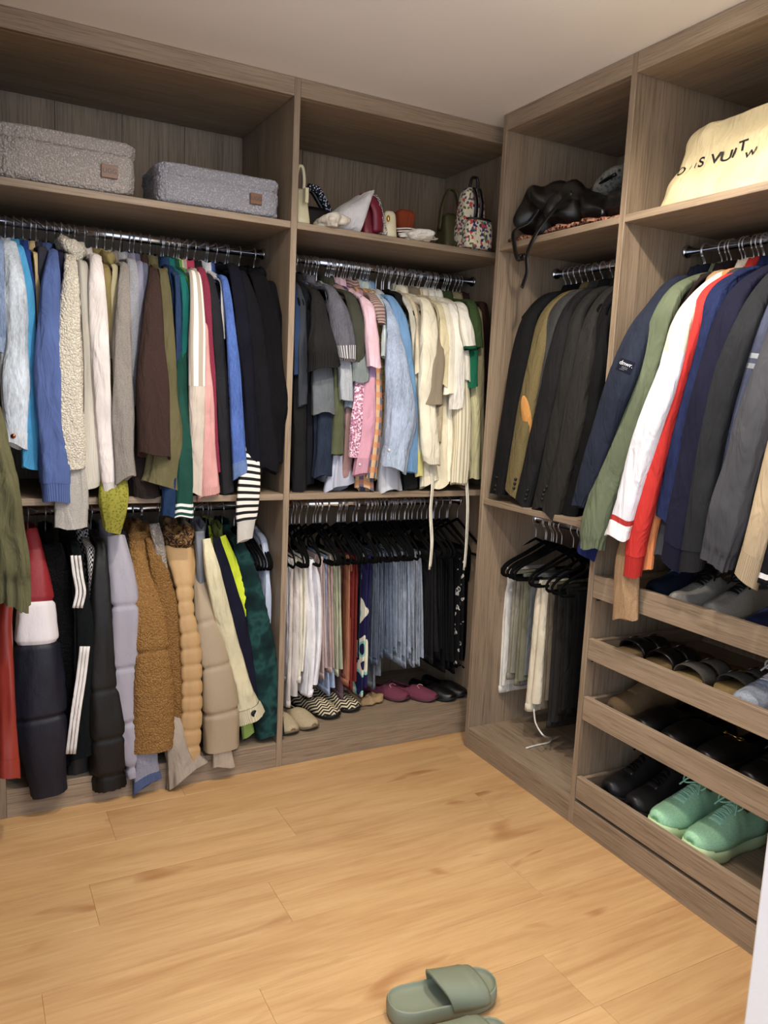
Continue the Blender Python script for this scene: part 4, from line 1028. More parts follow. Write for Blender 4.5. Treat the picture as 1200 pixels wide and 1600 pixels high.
t2('trousers', 'sage green trousers between the rose beige and brown pairs', 'trousers', W_(172, 178, 150), 529, 890, 532, 1056, 14, ff=0.13)
t2('trousers', 'mauve wide trousers reaching low behind the zigzag slippers', 'trousers', W_(118, 90, 98), 538, 900, 538, 1092, 14, ff=0.08)
t2('trousers', 'brown trousers between the sage and rust pairs', 'trousers', W_(126, 76, 50), 544, 892, 543, 1064, 9)
t2('trousers', 'peach trousers left of the brick red pair', 'trousers', W_(190, 120, 92), 549, 894, 545, 1072, 8, ff=0.13)
t2('trousers', 'brick red trousers just left of two slim dark pairs', 'trousers', W_(132, 42, 36), 557, 886, 553, 1078, 16, ff=0.14)
t2('trousers', 'slim dark navy trousers right of the brick red pair', 'trousers', W_(44, 50, 74), 567, 896, 563, 1030, 7, ff=0.11)
t2('trousers', 'dark forest green trousers left of the patterned pair', 'trousers', W_(38, 60, 46), 572, 896, 567, 1040, 7, ff=0.11)
t2('patterned_trousers', 'navy, cream and mint swirl patterned trousers', 'trousers', m_blotch('swirl_print', [(0.0, (30, 28, 72)), (0.44, (228, 224, 205)), (0.56, (140, 200, 186)), (0.62, (30, 28, 72))], 11, 0.0), 579, 890, 569, 1088, 15, ff=0.14)
jc = [(78, 92, 116), (88, 104, 132), (84, 100, 130), (94, 114, 146), (104, 124, 154), (124, 144, 172), (140, 158, 182), (128, 146, 172), (148, 164, 186), (154, 168, 186), (146, 162, 184)]
jl = ['dark wash jeans nearest the patterned trousers', 'dark blue jeans second from the patterned trousers', 'indigo jeans third from the patterned trousers', 'mid-blue jeans fourth from the patterned trousers', 'mid-blue faded jeans in the middle of the denim row',
      'light blue jeans with a stitched side seam in the denim row', 'pale blue jeans right of the stitched pair', 'washed blue jeans fourth from the right of the denim row', 'pale grey-blue jeans third from the right of the denim row', 'light washed jeans second from the right of the denim row', 'frayed-hem light jeans at the right end of the denim row']
for i, (c_, l_) in enumerate(zip(jc, jl)):
    u = 588+i*6.9
    t2('jeans', l_, 'jeans', DE(*[int(0.72*q+0.28*(0.3*c_[0]+0.59*c_[1]+0.11*c_[2])+4) for q in c_]), u, 876+hang_rng.uniform(-3, 3), u-2+i*0.3-(2 if i < 3 else 0), [1036, 1040, 1028, 1024, 1030, 1022, 1038, 1044, 1020, 1042, 1040][i], 10.5, ff=0.115+0.004*(i % 3), fold=0.2)
t2('jeans', 'grey ripped jeans with loose threads below the denim row', 'jeans', DE(110, 116, 124), 590, 900, 588, 1076, 16, ff=0.09, fold=0.3)
bl = ['black drawstring trousers right of the denim row', 'black trousers second from the denim row', 'black jeans third from the denim row', 'black trousers fourth from the denim row', 'black trousers next to the printed pair']
for i, l_ in enumerate(bl):
    u = 679+i*9
    t2('trousers', l_, 'trousers', W_(*[(40, 40, 42), (34, 34, 36), (26, 26, 28), (30, 30, 32), (22, 22, 24)][i]), u, 884, u+2-i, [1036, 1030, 1050, 1044, 1052][i], [16, 12, 11, 11, 10][i], ff=[0.16, 0.13, 0.12, 0.12, 0.11][i], fold=0.25)
t2('trousers', 'black trousers with a white floral print near the corner', 'trousers', m_blotch('white_flowers', [(0.0, (16, 16, 18)), (0.64, (220, 218, 214)), (0.72, (16, 16, 18))], 34, 1.0), 723, 890, 720, 1040, 12, ff=0.14)
t2('trousers', 'black trousers at the corner end of the lower rail', 'trousers', W_(20, 20, 22), 733, 890, 731, 1050, 12)
for k in range(18): hanger(B_LO, -0.70+k*0.045+hang_rng.uniform(-0.008, 0.008), *HL['l2'])

# ------------------------------------------------------------------ blazers, right run
RB = 'blazers on the right rail'
def g4(*a, **k):
    k.setdefault('group', RB); k.setdefault('hem', 0.72); return garment(R_UP, 'r1', *a, **k)
def sleeve_buttons(pts): return [(u, v, 0.0055, BTN) for u, v in pts]
g4('blazer', 'black blazer on the outermost hanger of the dark blazers', 'blazer', W_(34, 34, 36), [(829, 500, 26), (815, 560, 32), (800, 650, 32), (779, 772, 26)], d=0.0, buttons=sleeve_buttons([(773, 748), (771, 756), (770, 764)]), amp=0.03)
g4('tweed_blazer', 'olive tweed blazer with a tan suede elbow patch', 'blazer', HE(112, 98, 62), [(855, 495, 22), (842, 550, 26), (822, 650, 28), (800, 772, 22)], d=0.005, buttons=sleeve_buttons([(806, 744), (804, 752), (802, 760)]), amp=0.03)
g4('blazer', 'mid-grey wool blazer right of the tweed one', 'blazer', W_(66, 66, 66), [(871, 490, 24), (858, 545, 30), (838, 650, 28), (812, 775, 22)], d=-0.02, amp=0.03)
g4('blazer', 'charcoal blazer with sleeve buttons right of the mid-grey one', 'blazer', W_(42, 42, 44), [(884, 496, 20), (872, 550, 27), (850, 655, 30), (817, 788, 24)], d=0.0, buttons=sleeve_buttons([(824, 760), (822, 767), (820, 774)]), amp=0.03)
g4('blazer', 'dark grey blazer in the middle with buttons at the shelf edge', 'blazer', W_(50, 49, 47), [(904, 494, 20), (893, 560, 26), (870, 680, 27), (845, 794, 26)], d=0.0, buttons=sleeve_buttons([(853, 758), (851, 765), (849, 772), (847, 779)]), amp=0.04)
g4('wool_blazer', 'charcoal herringbone wool blazer with a soft sleeve', 'blazer', HE(54, 52, 49), [(926, 496, 20), (914, 560, 30), (890, 690, 34), (860, 806, 26)], d=0.005, amp=0.06)
g4('blazer', 'black blazer closest to the navy jacket', 'blazer', W_(28, 28, 30), [(944, 500, 20), (932, 580, 28), (908, 720, 28), (888, 806, 22)], d=-0.02, amp=0.04)
for k in range(5): hanger(R_UP, 0.20+k*0.03, *HL['r1'])
# elbow patch
tw = [o for o in bpy.data.objects if o.name.startswith('tweed_blazer')][0]
pc = R_UP.px(823, 652, 0.269)
blob('elbow_patch', pc, (R_UP.er*0.016+R_UP.ef*-0.008, R_UP.ef*0.010, np.array([0, 0, 0.075])+R_UP.ef*0.02), W_(192, 132, 66), tw, rough=0.02)

# ------------------------------------------------------------------ jackets above the shoe trays
R2 = 'jackets above the shoe trays'
def g5(*a, **k):
    k.setdefault('group', R2); k.setdefault('hem', 0.72); return garment(R_UP, 'r2', *a, **k)
nj = g5('windbreaker', 'navy jacket with a small lettered patch on the sleeve', 'jacket', W_(46, 53, 73), [(1020, 482, 24), (1000, 520, 36), (975, 585, 42), (935, 700, 34), (905, 792, 25)], fo=[0.2, 0.265, 0.31, 0.32, 0.315], amp=0.03, elastic=775)
g5('sweatshirt', 'sage olive sweatshirt with an elastic cuff', 'sweatshirt', W_(96, 106, 82), [(1056, 458, 26), (1036, 500, 36), (1004, 604, 42), (956, 735, 40), (930, 820, 40), (925, 856, 36)], fo=[0.2, 0.24, 0.268, 0.295, 0.315, 0.32], elastic=838, amp=0.035, hood=(1064, 452, 36, 14, 0.12))
g5('jacket', 'royal blue jacket cuff showing under the sage olive sleeve', 'jacket', W_(34, 44, 112), [(1012, 560, 14), (960, 720, 24), (925, 830, 30), (915, 868, 30)], fo=[0.2, 0.26, 0.282, 0.285], bmax=0.012, collar=False)
g5('sweater', 'dark brown sweater sliver between the sage and white sleeves', 'sweater', W_(58, 42, 42), [(1058, 486, 12), (1042, 520, 12), (1025, 580, 10)], d=0.0)
g5('baseball_shirt', 'white shirt with a cream yoke and a red stripe above its cuff', 'shirt', W_(224, 214, 190), [(1086, 468, 22), (1066, 510, 30), (1044, 590, 34), (1010, 690, 38), (980, 790, 36), (966, 838, 40)], d=0.075, amp=0.07, bands=[(548, W_(226, 226, 236), 'white_sleeve', 1.0), (804, W_(190, 50, 48), 'red_stripe', 1.03), (809, W_(236, 236, 240), 'cuff', 1.05)])
g5('sweatshirt', 'bright red crewneck sweatshirt with a long ribbed cuff', 'sweatshirt', W_(204, 48, 44), [(1104, 458, 16), (1085, 510, 24), (1058, 590, 28), (1022, 720, 34), (998, 830, 32), (988, 900, 28)], d=0.055, amp=0.025, cuff=(860, RI(200, 46, 42), 0.95))
g5('cardigan', 'camel cardigan sleeve hanging down over the top shoe tray', 'cardigan', HE(166, 132, 96), [(1080, 560, 10), (1020, 760, 22), (985, 860, 38), (978, 920, 40), (976, 968, 40)], fo=[0.18, 0.24, 0.285, 0.295, 0.295], amp=0.06, collar=False, bmax=0.016)
g5('sweater', 'orange sweater cuff right of the red sweatshirt cuff', 'sweater', W_(204, 122, 72), [(1090, 560, 8), (1040, 760, 12), (1020, 830, 13), (1012, 890, 14)], d=0.03, collar=False)
g5('denim_shirt', 'dark blue denim shirt with the collar up', 'shirt', DE(38, 50, 98), [(1128, 452, 26), (1108, 500, 26), (1085, 590, 26), (1058, 700, 28), (1038, 812, 26)], d=0.03, hood=(1142, 445, 46, 13.5, 0.16))
g5('t_shirt', 'slate grey knit cuff between the orange and navy cuffs', 'sweater', W_(62, 66, 74), [(1096, 560, 8), (1050, 780, 16), (1032, 868, 18)], d=0.02, collar=False)
g5('sweatshirt', 'navy sweatshirt with a ribbed cuff near the grey sneakers', 'sweatshirt', W_(36, 37, 64), [(1160, 454, 30), (1135, 505, 36), (1108, 595, 38), (1080, 720, 38), (1050, 880, 36)], d=0.045, cuff=(846, RI(35, 36, 62), 0.94), amp=0.03)
g5('sweatshirt', 'charcoal sweatshirt with a ribbed cuff above the grey sneakers', 'sweatshirt', W_(48, 50, 55), [(1190, 462, 32), (1160, 520, 40), (1132, 610, 42), (1104, 740, 40), (1080, 892, 36)], d=0.045, cuff=(855, RI(46, 47, 52), 0.94), amp=0.03)
g5('zip_jacket', 'slate navy jacket with two reflective bars on the sleeve', 'jacket', W_(70, 76, 98), [(1205, 470, 26), (1184, 530, 36), (1160, 620, 38), (1130, 760, 36), (1110, 850, 30)], d=0.02, bands=[(551, metal((150, 156, 162), 0.5), 'reflective_bar', 1.02), (556.5, W_(70, 76, 98), 'sleeve', 1.0), (560, metal((150, 156, 162), 0.5), 'reflective_bar', 1.02), (566, W_(70, 76, 98), 'sleeve', 1.0)], amp=0.03)
g5('bomber_jacket', 'dark grey bomber jacket with a gathered cuff at the right', 'jacket', W_(72, 73, 79), [(1236, 470, 30), (1210, 560, 44), (1180, 660, 52), (1148, 775, 54), (1120, 880, 52)], d=0.075, elastic=858, amp=0.05)
g5('sweatshirt', 'tan sweatshirt cuff at the right edge above the top shoe tray', 'sweatshirt', W_(172, 152, 122), [(1262, 500, 26), (1232, 640, 36), (1198, 790, 38), (1180, 860, 36), (1166, 910, 34)], d=0.085, cuff=(866, RI(174, 154, 124), 0.98), amp=0.03)
g5('polo_shirt', 'black polo sweater with a white-lined hem at the right edge', 'sweater', W_(30, 31, 38), [(1270, 520, 24), (1240, 680, 34), (1212, 820, 40), (1196, 908, 40)], d=0.07, bands=[(890, W_(220, 220, 222), 'white_line', 1.0), (894, W_(30, 31, 38), 'trim', 1.0), (900, W_(220, 220, 222), 'white_line', 1.0), (904, W_(30, 31, 38), 'trim', 1.0)])
for k in range(4): hanger(R_UP, 0.90+k*0.07, *HL['r2'])

# ------------------------------------------------------------------ trousers under the blazers
Q1 = 'trousers under the blazers'
def t3(*a, **k):
    k.setdefault('group', Q1); k.setdefault('ff', 0.14); return trousers(R_LO, 'q1', *a, **k)
t3('trousers', 'white trousers on the first hanger under the blazers', 'trousers', W_(222, 220, 212), 789, 900, 781, 1082, 13)
t3('linen_trousers', 'grey linen trousers with a button placket under the blazers', 'trousers', W_(140, 136, 120), 803, 906, 794, 1062, 16)
t3('trousers', 'olive grey chinos next to the linen trousers under the blazers', 'trousers', W_(118, 116, 96), 815, 912, 806, 1072, 16)
t3('trousers', 'blue-grey trousers left of the cream drawstring pair', 'trousers', W_(110, 114, 118), 826, 916, 816, 1070, 10, ff=0.12)
t3('trousers', 'cream trousers with gathered hems and a hanging drawstring', 'trousers', W_(226, 216, 190), 842, 920, 826, 1112, 30, ff=0.15, bw=0.07)
t3('trousers', 'taupe trousers with a ribbed hem under the blazers', 'trousers', W_(104, 94, 78), 856, 922, 848, 1110, 14)
t3('trousers', 'dark charcoal trousers under the blazers', 'trousers', W_(52, 50, 47), 868, 926, 857, 1138, 18)
t3('trousers', 'dark olive-black trousers second from the tray divider', 'trousers', W_(40, 40, 38), 882, 930, 874, 1118, 14)
t3('trousers', 'black trousers nearest the tray divider', 'trousers', W_(20, 20, 21), 898, 932, 888, 1120, 18)
for k in range(4): hanger(R_LO, 0.20+k*0.03, *HL['q1'])
P = [R_LO.px(u, v, f) for u, v, f in ((834, 1108, 0.15), (837, 1130, 0.15), (848, 1148, 0.16))]+[at(u, v, 2, 0.089) for u, v in ((862, 1154), (858, 1160), (840, 1164), (822, 1169))]
e = empty('drawstring', P[-1], 'white drawstring curling down onto the floor shelf below the cream trousers', 'drawstring')
wire('cord', P, 0.0032, W_(230, 226, 214), e, smooth_pts=40)
# lettered patch on the navy jacket
# ------------------------------------------------------------------ lettering
def glyphs(body, bold=0.0):
    cu = bpy.data.curves.new('lettering', 'FONT'); cu.body = body; cu.align_x = 'CENTER'; cu.align_y = 'CENTER'; cu.size = 1.0; cu.offset = bold
    o = bpy.data.objects.new('lettering', cu); C.objects.link(o)
    dg = bpy.context.evaluated_depsgraph_get()
    me = bpy.data.meshes.new_from_object(o.evaluated_get(dg))
    V = np.array([v.co[:] for v in me.vertices]).reshape(-1, 3); Fc = [tuple(p.vertices) for p in me.polygons]
    bpy.data.objects.remove(o); bpy.data.curves.remove(cu); bpy.data.meshes.remove(me)
    return V, Fc
def write(name, body, P, X, Y, size, mat, parent, bvh=None, nrm=None, lift=0.0012, shear=0.0, bold=0.0):
    V, Fc = glyphs(body, bold); X = np.asarray(X, float); Y = np.asarray(Y, float)
    out = []
    for v in V:
        p = np.asarray(P)+X*(v[0]+shear*v[1])*size+Y*v[1]*size
        if bvh is not None:
            hit = bvh.ray_cast(Vector(p+nrm*0.2), Vector(-nrm))
            if hit[0] is not None: p = np.array(hit[0])+nrm*lift
        else: p = p+np.cross(X, Y)*lift
        out.append(p)
    return link_mesh(name, out, Fc, mat, parent, smooth=False)
def bvh_of(o): return BVHTree.FromPolygons([v.co for v in o.data.vertices], [p.vertices for p in o.data.polygons])

nje = nj[0]; Rn, Pn, vn = nj[1], nj[2], nj[3]
i = int(np.argmin(abs(vn-574))); ctr = at(977, 574, 0, 0.27-0.275)
side = [o for o in nje.children if o.name.startswith('sleeve')][0]
nrm = (CAM-ctr); nrm[2] = 0; nrm /= np.linalg.norm(nrm)
X = np.cross((0, 0, 1), nrm); Y = np.array([0, 0, 1.0]); m = ppm(ctr)
Xr = X*math.cos(-0.35)+Y*math.sin(-0.35); Yr = -X*math.sin(-0.35)+Y*math.cos(-0.35)
bv = bvh_of(side)
V = []
nx, ny = 8, 5
for a in range(nx):
    for b in range(ny):
        p = ctr+Xr*(a/(nx-1)-0.5)*23*m+Yr*(b/(ny-1)-0.5)*19*m
        h = bv.ray_cast(Vector(p+nrm*0.2), Vector(-nrm)); V.append(np.array(h[0])+nrm*0.0012 if h[0] is not None else p)
link_mesh('patch', V, [(a*ny+b, (a+1)*ny+b, (a+1)*ny+b+1, a*ny+b+1) for a in range(nx-1) for b in range(ny-1)], W_(28, 34, 56), nje)
write('patch_lettering', 'dnwr.', ctr+Yr*3*m-Xr*0*m, Xr, Yr, 9*m, W_(232, 232, 236), nje, bv, nrm, 0.0022)
for k in range(3):
    write('patch_lettering', '-------', ctr+Yr*(-2-k*2.2)*m-Xr*(3*(k == 2))*m, Xr, Yr, 4.2*m*(0.8 if k == 2 else 1), W_(190, 192, 200), nje, bv, nrm, 0.0022)

# ------------------------------------------------------------------ storage bins
def plush_box(name, label, x0, x1, ztop, d, mat, tagpx):
    e = empty(name, ((x0+x1)/2, d/2, ZS), label, 'storage bin', 'plush storage bins')
    c = np.array([(x0+x1)/2, d/2+0.004, 0]); zl = ztop-0.045
    def pb(nm, za, zb, grow, par):
        nu, nv = 150, 46; V = []; z0 = (za+zb)/2; hz = (zb-za)/2
        for i in range(nv+1):
            ph = math.pi*i/nv
            for j in range(nu):
                th = 2*math.pi*j/nu
                def sp(k, p): return math.copysign(abs(k)**p, k)
                r = abs(math.sin(ph))**0.16
                p = np.array([sp(math.cos(th), 0.24)*r*((x1-x0)/2+grow), sp(math.sin(th), 0.24)*r*(d/2+grow), sp(-math.cos(ph), 0.30)*hz])
                q = Vector(tuple(p+c))
                s = noise.noise(q*95)*0.0028+noise.noise(q*40)*0.0025+noise.noise(q*14)*0.003
                w = c+np.array([0, 0, z0])+p*(1+s/0.12)
                w[2] = max(w[2], za)
                V.append(w)
        return link_mesh(nm, V, grid_faces(nv+1, nu), mat, par)
    b_ = pb('bin_body', ZS+0.001, zl+0.016, 0.0, e); pb('lid', zl, ztop, 0.0015, e)
    (u, v, wpx, hpx) = tagpx
    p = at(u, v, 1, -0.001); m = ppm(p); V = []
    a, h_ = wpx*m/2, hpx*m/2
    t = box('leather_tag', (p[0]-a, p[1]-0.004, p[2]-h_), (p[0]+a, p[1]+0.008, p[2]+h_), LE(118, 70, 38), e, bev=0.001)
    write('tag_lettering', 'UGG', (p[0], p[1]-0.004, p[2]), (1, 0, 0), (0, 0, 1), hpx*m*0.5, LE(60, 38, 26), t, lift=0.0012)
    return e
xa = at(213, 304, 1, 0)[0]; xb = at(246, 309, 1, 0)[0]; xc = at(438, 341, 1, 0)[0]
plush_box('plush_bin', 'taupe grey plush storage bin, the larger one at the left', -1.655, xa, at(110, 208, 1, 0.02)[2]+0.0, 0.30, FL(198, 190, 184), (171, 268, 25, 20))
plush_box('plush_bin', 'blue-grey plush storage bin, the smaller one beside the divider', xb, xc, at(350, 268, 1, 0.02)[2], 0.26, FL(182, 182, 192), (400, 311, 19, 16))

# ------------------------------------------------------------------ bags on the corner top shelf
def pxbag(name, label, cat, u0, u1, vb, vt, y, depth, mat, taper=0.85, power=0.5, rough=0.05, group=None, lean=0.0, part='bag_body', seed=1, zb=None):
    """soft bag standing on the top shelf; front face at depth y"""
    pb = at((u0+u1)/2, vb, 1, y); m = ppm(pb); w = (u1-u0)*m/2; h = (vb-vt)*m
    z0 = ZS+0.001 if zb is None else zb
    c = np.array([pb[0], y+depth/2, z0])
    e = empty(name, c, label, cat, group)
    rings = []
    for t in np.linspace(0, 1, 14):
        s = 1-(1-taper)*t; rd = 1.0
        if t < 0.1: rd = 0.9+t
        if t > 0.9: rd = 1-(t-0.9)*3.5
        rings.append((c+np.array([lean*t, 0, h*t]), np.array([w*s*rd, 0, 0]), np.array([0, depth/2*s*rd*(1-0.35*t), 0])))
    loft(part, rings, mat, e, n=32, power=power, rough=rough, freq=14, seed=seed)
    return e, c, w, h
CRM = LE(206, 198, 160)
e, c, w, h = pxbag('handbag', 'pale yellow-cream leather handbag with a top handle by the divider', 'bag', 463, 489, 347, 291, 0.02, 0.10, CRM, taper=0.62, power=0.45, rough=0.01)
wire('handle', [c+np.array([x*w, 0, h*z]) for x, z in ((-0.5, 0.92), (-0.55, 1.25), (-0.2, 1.62), (0.2, 1.62), (0.5, 1.25), (0.42, 0.92))], 0.006, CRM, e, smooth_pts=26, n=9)
box('clasp_strap', (c[0]-0.006, 0.005, c[2]+h*0.55), (c[0]+0.006, 0.03, c[2]+h*0.95), CRM, e)
e, c, w, h = pxbag('handbag', 'black leather handbag with a dotted scarf wound along its handle', 'bag', 474, 528, 330, 285, 0.16, 0.12, LE(18, 19, 22), taper=0.8)
wire('handle', [c+np.array([x*w, 0.0, h*z]) for x, z in ((-0.75, 0.9), (-0.7, 1.5), (-0.3, 1.6), (0.3, 1.2), (0.8, 0.75))], 0.01, LE(14, 15, 18), e, smooth_pts=24, n=9)
wire('dotted_scarf', [c+np.array([x*w, -0.02, h*z]) for x, z in ((-0.55, 1.62), (0.0, 1.6), (0.4, 1.3), (0.8, 0.95), (1.1, 0.4))], 0.013, m_check('dotted_scarf_print', (20, 22, 34), (215, 218, 228), 60, 60), e, smooth_pts=26, n=9)
# fix uv-less pattern: the scarf uses object coordinates through the blotch material instead
[o for o in e.children if o.name.startswith('dotted_scarf')][0].data.materials[0] = m_blotch('scarf_dots', [(0.0, (220, 224, 232)), (0.36, (26, 28, 42))], 150, kind='dist')
CLO = W_(222, 216, 208)
def crumple(name, label, cat, u, v, y, wx, wy, hz, mat, n=3, seed=3):
    p = at(u, v, 1, y); e = empty(name, (p[0], p[1], ZS), label, cat)
    rg = random.Random(seed)
    for k in range(n):
        blob('fold', (p[0]+rg.uniform(-0.2, 0.2)*wx, p[1]+rg.uniform(-0.2, 0.2)*wy, ZS+0.002+hz*(0.3+0.55*k/max(n, 1))), ((wx*rg.uniform(0.75, 1), 0.2*wx*rg.uniform(-1, 1), 0.1*hz), (0, wy, 0), (0, 0, hz*0.42)), mat, e, rough=0.45, freq=22, seed=seed+k, nu=44, nv=26, flatbot=ZS+0.0015)
    return e
crumple('cloth_pouch', 'crumpled ivory cloth pouch in front of the white dust bag', 'pouch', 514, 350, 0.03, 0.045, 0.05, 0.045, W_(222, 214, 196), seed=5)
# white dust bag slumped to a point
p0 = at(535, 358, 1, 0.03); e = empty('dust_bag', (p0[0], 0.08, ZS), 'white cotton dust bag slumped to a point beside the red bag', 'bag')
P = [(at(512, 345, 1, 0.09), 0.03), (at(530, 338, 1, 0.08), 0.06), (at(548, 330, 1, 0.08), 0.075), (at(561, 318, 1, 0.08), 0.075), (at(571, 302, 1, 0.085), 0.02)]
rings = []
for i, (p, hw) in enumerate(P):
    top = at([508, 528, 546, 560, 572][i], [338, 326, 313, 303, 297][i], 1, 0.08)[2]; bot = ZS+0.002 if i < 4 else top-0.07
    rings.append((np.array([p[0], 0.075, (top+bot)/2]), np.array([0.0, 0.055 if i < 4 else 0.035, 0]), np.array([0.01*(i-2), 0, max((top-bot)/2, 0.01)])))
R5 = catmull(np.array([np.r_[a, b, c_] for a, b, c_ in rings]), 18)
loft('bag_body', [(r[:3], r[3:6], r[6:9]) for r in R5], W_(226, 224, 226), e, n=30, power=0.8, rough=0.22, freq=16, seed=2)
RED = LE(140, 24, 50)
e, c, w, h = pxbag('handbag', 'crimson red leather bag with a silver chain strap', 'bag', 567, 598, 366, 302, 0.04, 0.09, RED, taper=0.7, rough=0.06, lean=-0.02)
wire('flap', [c+np.array([0.02, -0.045, h*0.1]), c+np.array([0.01, -0.05, h*0.6]), c+np.array([-0.015, -0.03, h*0.98])], 0.02, RED, e, smooth_pts=14, flat=(0.022, 0.006, (1, 0, 0)))
ch = catmull(np.array([c+np.array(q) for q in ((-0.01, -0.03, h*1.0), (0.012, -0.045, h*0.92), (0.03, -0.05, h*0.6), (0.04, -0.055, h*0.3), (0.05, -0.06, 0.012), (0.02, -0.07, 0.008))]), 26)
for k in range(len(ch)-1):
    a, b = ch[k], ch[k+1]; mid = (a+b)/2; ax = (b-a)/np.linalg.norm(b-a); sd_ = np.cross(ax, (0, 1, 0) if k % 2 else (1, 0, 0)); sd_ /= np.linalg.norm(sd_)
    ring = [mid+ax*0.0058*math.cos(q)+sd_*0.0036*math.sin(q) for q in np.linspace(0, 2*math.pi, 9)[:-1]]
    wire('chain_link', ring, 0.0011, CH, e, n=5, closed=True)
e, c, w, h = pxbag('clutch', 'rounded cream clutch with a small gold clasp', 'bag', 601, 627, 371, 330, 0.015, 0.07, LE(226, 214, 178), taper=0.75, power=0.9)
blob('clasp', c+np.array([-w*0.75, -0.035, h*0.65]), ((0.006, 0, 0), (0, 0.006, 0), (0, 0, 0.012)), metal((212, 170, 80), 0.2), e)
e, c, w, h = pxbag('pouch', 'rust orange suede pouch behind the cream clutch', 'pouch', 618, 648, 371, 318, 0.09, 0.07, W_(150, 62, 34), taper=1.1, rough=0.12, lean=0.015)
crumple('strap_pile', 'pile of white folded straps in front of the olive bag', 'straps', 655, 376, 0.03, 0.055, 0.055, 0.04, W_(224, 220, 208), n=2, seed=9)
p = at(660, 372, 1, 0.0)
es = [o for o in bpy.data.objects if o.name.startswith('strap_pile')][0]
for k in range(4):
    P = [(p[0]+dx, 0.035+0.012*k+dy, ZS+0.012+0.011*k+dz) for dx, dy, dz in ((-0.075, 0, 0), (-0.03, -0.02, 0.004), (0.02, -0.028, 0.0), (0.06, -0.02, 0.004), (0.078, 0.0, -0.004 if k else 0.012))]
    wire('strap', P, 0.004, W_(226, 222, 212), es, smooth_pts=22, flat=(0.010, 0.0028, (0, 1, 0.2)))
OL = LE(72, 68, 34)
e, c, w, h = pxbag('shoulder_bag', 'dark olive shoulder bag with a tall looped strap', 'bag', 692, 734, 384, 325, 0.08, 0.12, OL, taper=0.6, rough=0.08)
wire('strap', [c+np.array([x*w, y, h*z]) for x, y, z in ((-0.9, 0, 0.55), (-0.75, 0.0, 1.15), (-0.25, 0.0, 1.6), (0.35, 0.0, 1.6), (0.75, 0, 1.2), (0.62, -0.05, 0.7), (0.2, -0.06, 0.3), (-0.5, -0.065, 0.05))], 0.01, OL, e, smooth_pts=40, flat=(0.014, 0.004, (0, 1, 0)))
wire('buckle_ring', [c+np.array([0.45*w+0.016*math.cos(q), -0.04, h*0.98+0.024*math.sin(q)]) for q in np.linspace(0, 2*math.pi, 19)[:-1]], 0.0024, metal((120, 110, 80), 0.3), e, n=6, closed=True)
FLW = m_blotch('floral_print', [(0.0, (74, 84, 104)), (0.12, (214, 204, 178)), (0.45, (224, 214, 188)), (0.62, (196, 72, 76)), (0.72, (224, 214, 188)), (0.82, (96, 112, 70)), (0.9, (54, 58, 96))], 105, kind='cells')
e, c, w, h = pxbag('backpack', 'small floral print backpack in the corner of the top shelf', 'bag', 722, 772, 388, 292, 0.01, 0.13, FLW, taper=0.72, power=0.6, rough=0.02)
loft('front_pocket', [(c+np.array([0, -0.055, h*t]), np.array([w*s, 0, 0]), np.array([0, 0.028*s, 0])) for t, s in ((0.02, 0.9), (0.06, 0.98), (0.25, 1.0), (0.42, 0.92), (0.47, 0.8))], FLW, e, n=26, power=0.55)
for dx in (-0.35, 0.05): wire('strap', [c+np.array([dx*w+0.004*k, -0.045-0.012*math.sin(k*0.9), h*(0.97-0.13*k)]) for k in range(5)], 0.006, LE(24, 24, 28), e, smooth_pts=14, flat=(0.009, 0.003, (1, 0, 0)))
wire('pocket_trim', [c+np.array([w*0.86*math.cos(q), -0.056-0.03*abs(math.sin(q)), h*0.47]) for q in np.linspace(math.pi, 2*math.pi, 14)], 0.004, LE(24, 24, 28), e)
wire('grab_handle', [c+np.array(q) for q in ((0.0, 0.02, h*0.95), (0.01, 0.02, h*1.2), (0.035, 0.02, h*1.2), (0.04, 0.02, h*0.92))], 0.006, LE(24, 24, 28), e, smooth_pts=16)

# ------------------------------------------------------------------ right run, top shelf
def rs(u, v, x): return at(u, v, 0, x)
BL = LE(17, 17, 19)
e = empty('leather_bag', (0.12, -0.42, ZS), 'black leather bag slumped on the narrow top shelf with straps hanging down', 'bag')
cen = rs(880, 325, 0.10)
rings = []
for (u, vt, vb, dx) in ((832, 322, 352, 0.05), (840, 300, 356, 0.075), (862, 289, 358, 0.085), (890, 287, 354, 0.09), (920, 300, 348, 0.085), (950, 318, 340, 0.06), (960, 326, 338, 0.03)):
    a, b = rs(u, vt, 0.10), rs(u, vb, 0.06); zt = a[2]; zb = max(ZS+0.022, b[2])
    rings.append(np.r_[[0.04+dx, a[1], (zt+zb)/2], [dx, 0, 0], [0, 0, (zt-zb)/2]])
R6 = catmull(np.array(rings), 40)
loft('bag_body', [(r[:3], r[3:6], r[6:9]) for r in R6], BL, e, n=48, power=0.7, rough=0.42, freq=17, seed=6)
wire('strap', [rs(842, 325, 0.05), rs(825, 348, 0.03), rs(808, 362, 0.0)+np.array([-0.012, 0, 0]), rs(804, 385, -0.02), rs(810, 405, -0.02), rs(820, 398, -0.015)], 0.006, BL, e, smooth_pts=34, flat=(0.011, 0.0022, (0, 1, 0.3)))
wire('strap', [rs(893, 300, 0.03), rs(868, 325, 0.02), rs(846, 352, 0.0), rs(832, 375, -0.02), rs(823, 400, -0.022), rs(823, 425, -0.022), rs(815, 450, -0.022)], 0.006, BL, e, smooth_pts=34, flat=(0.010, 0.002, (0, 1, 0.2)))
pb = rs(815, 402, -0.024)
wire('buckle', [pb+np.array([0, 0.013*a, 0.011*b]) for a, b in ((-1, -1), (1, -1), (1, 1), (-1, 1))], 0.0022, metal((70, 66, 62), 0.25), e, n=6, closed=True)
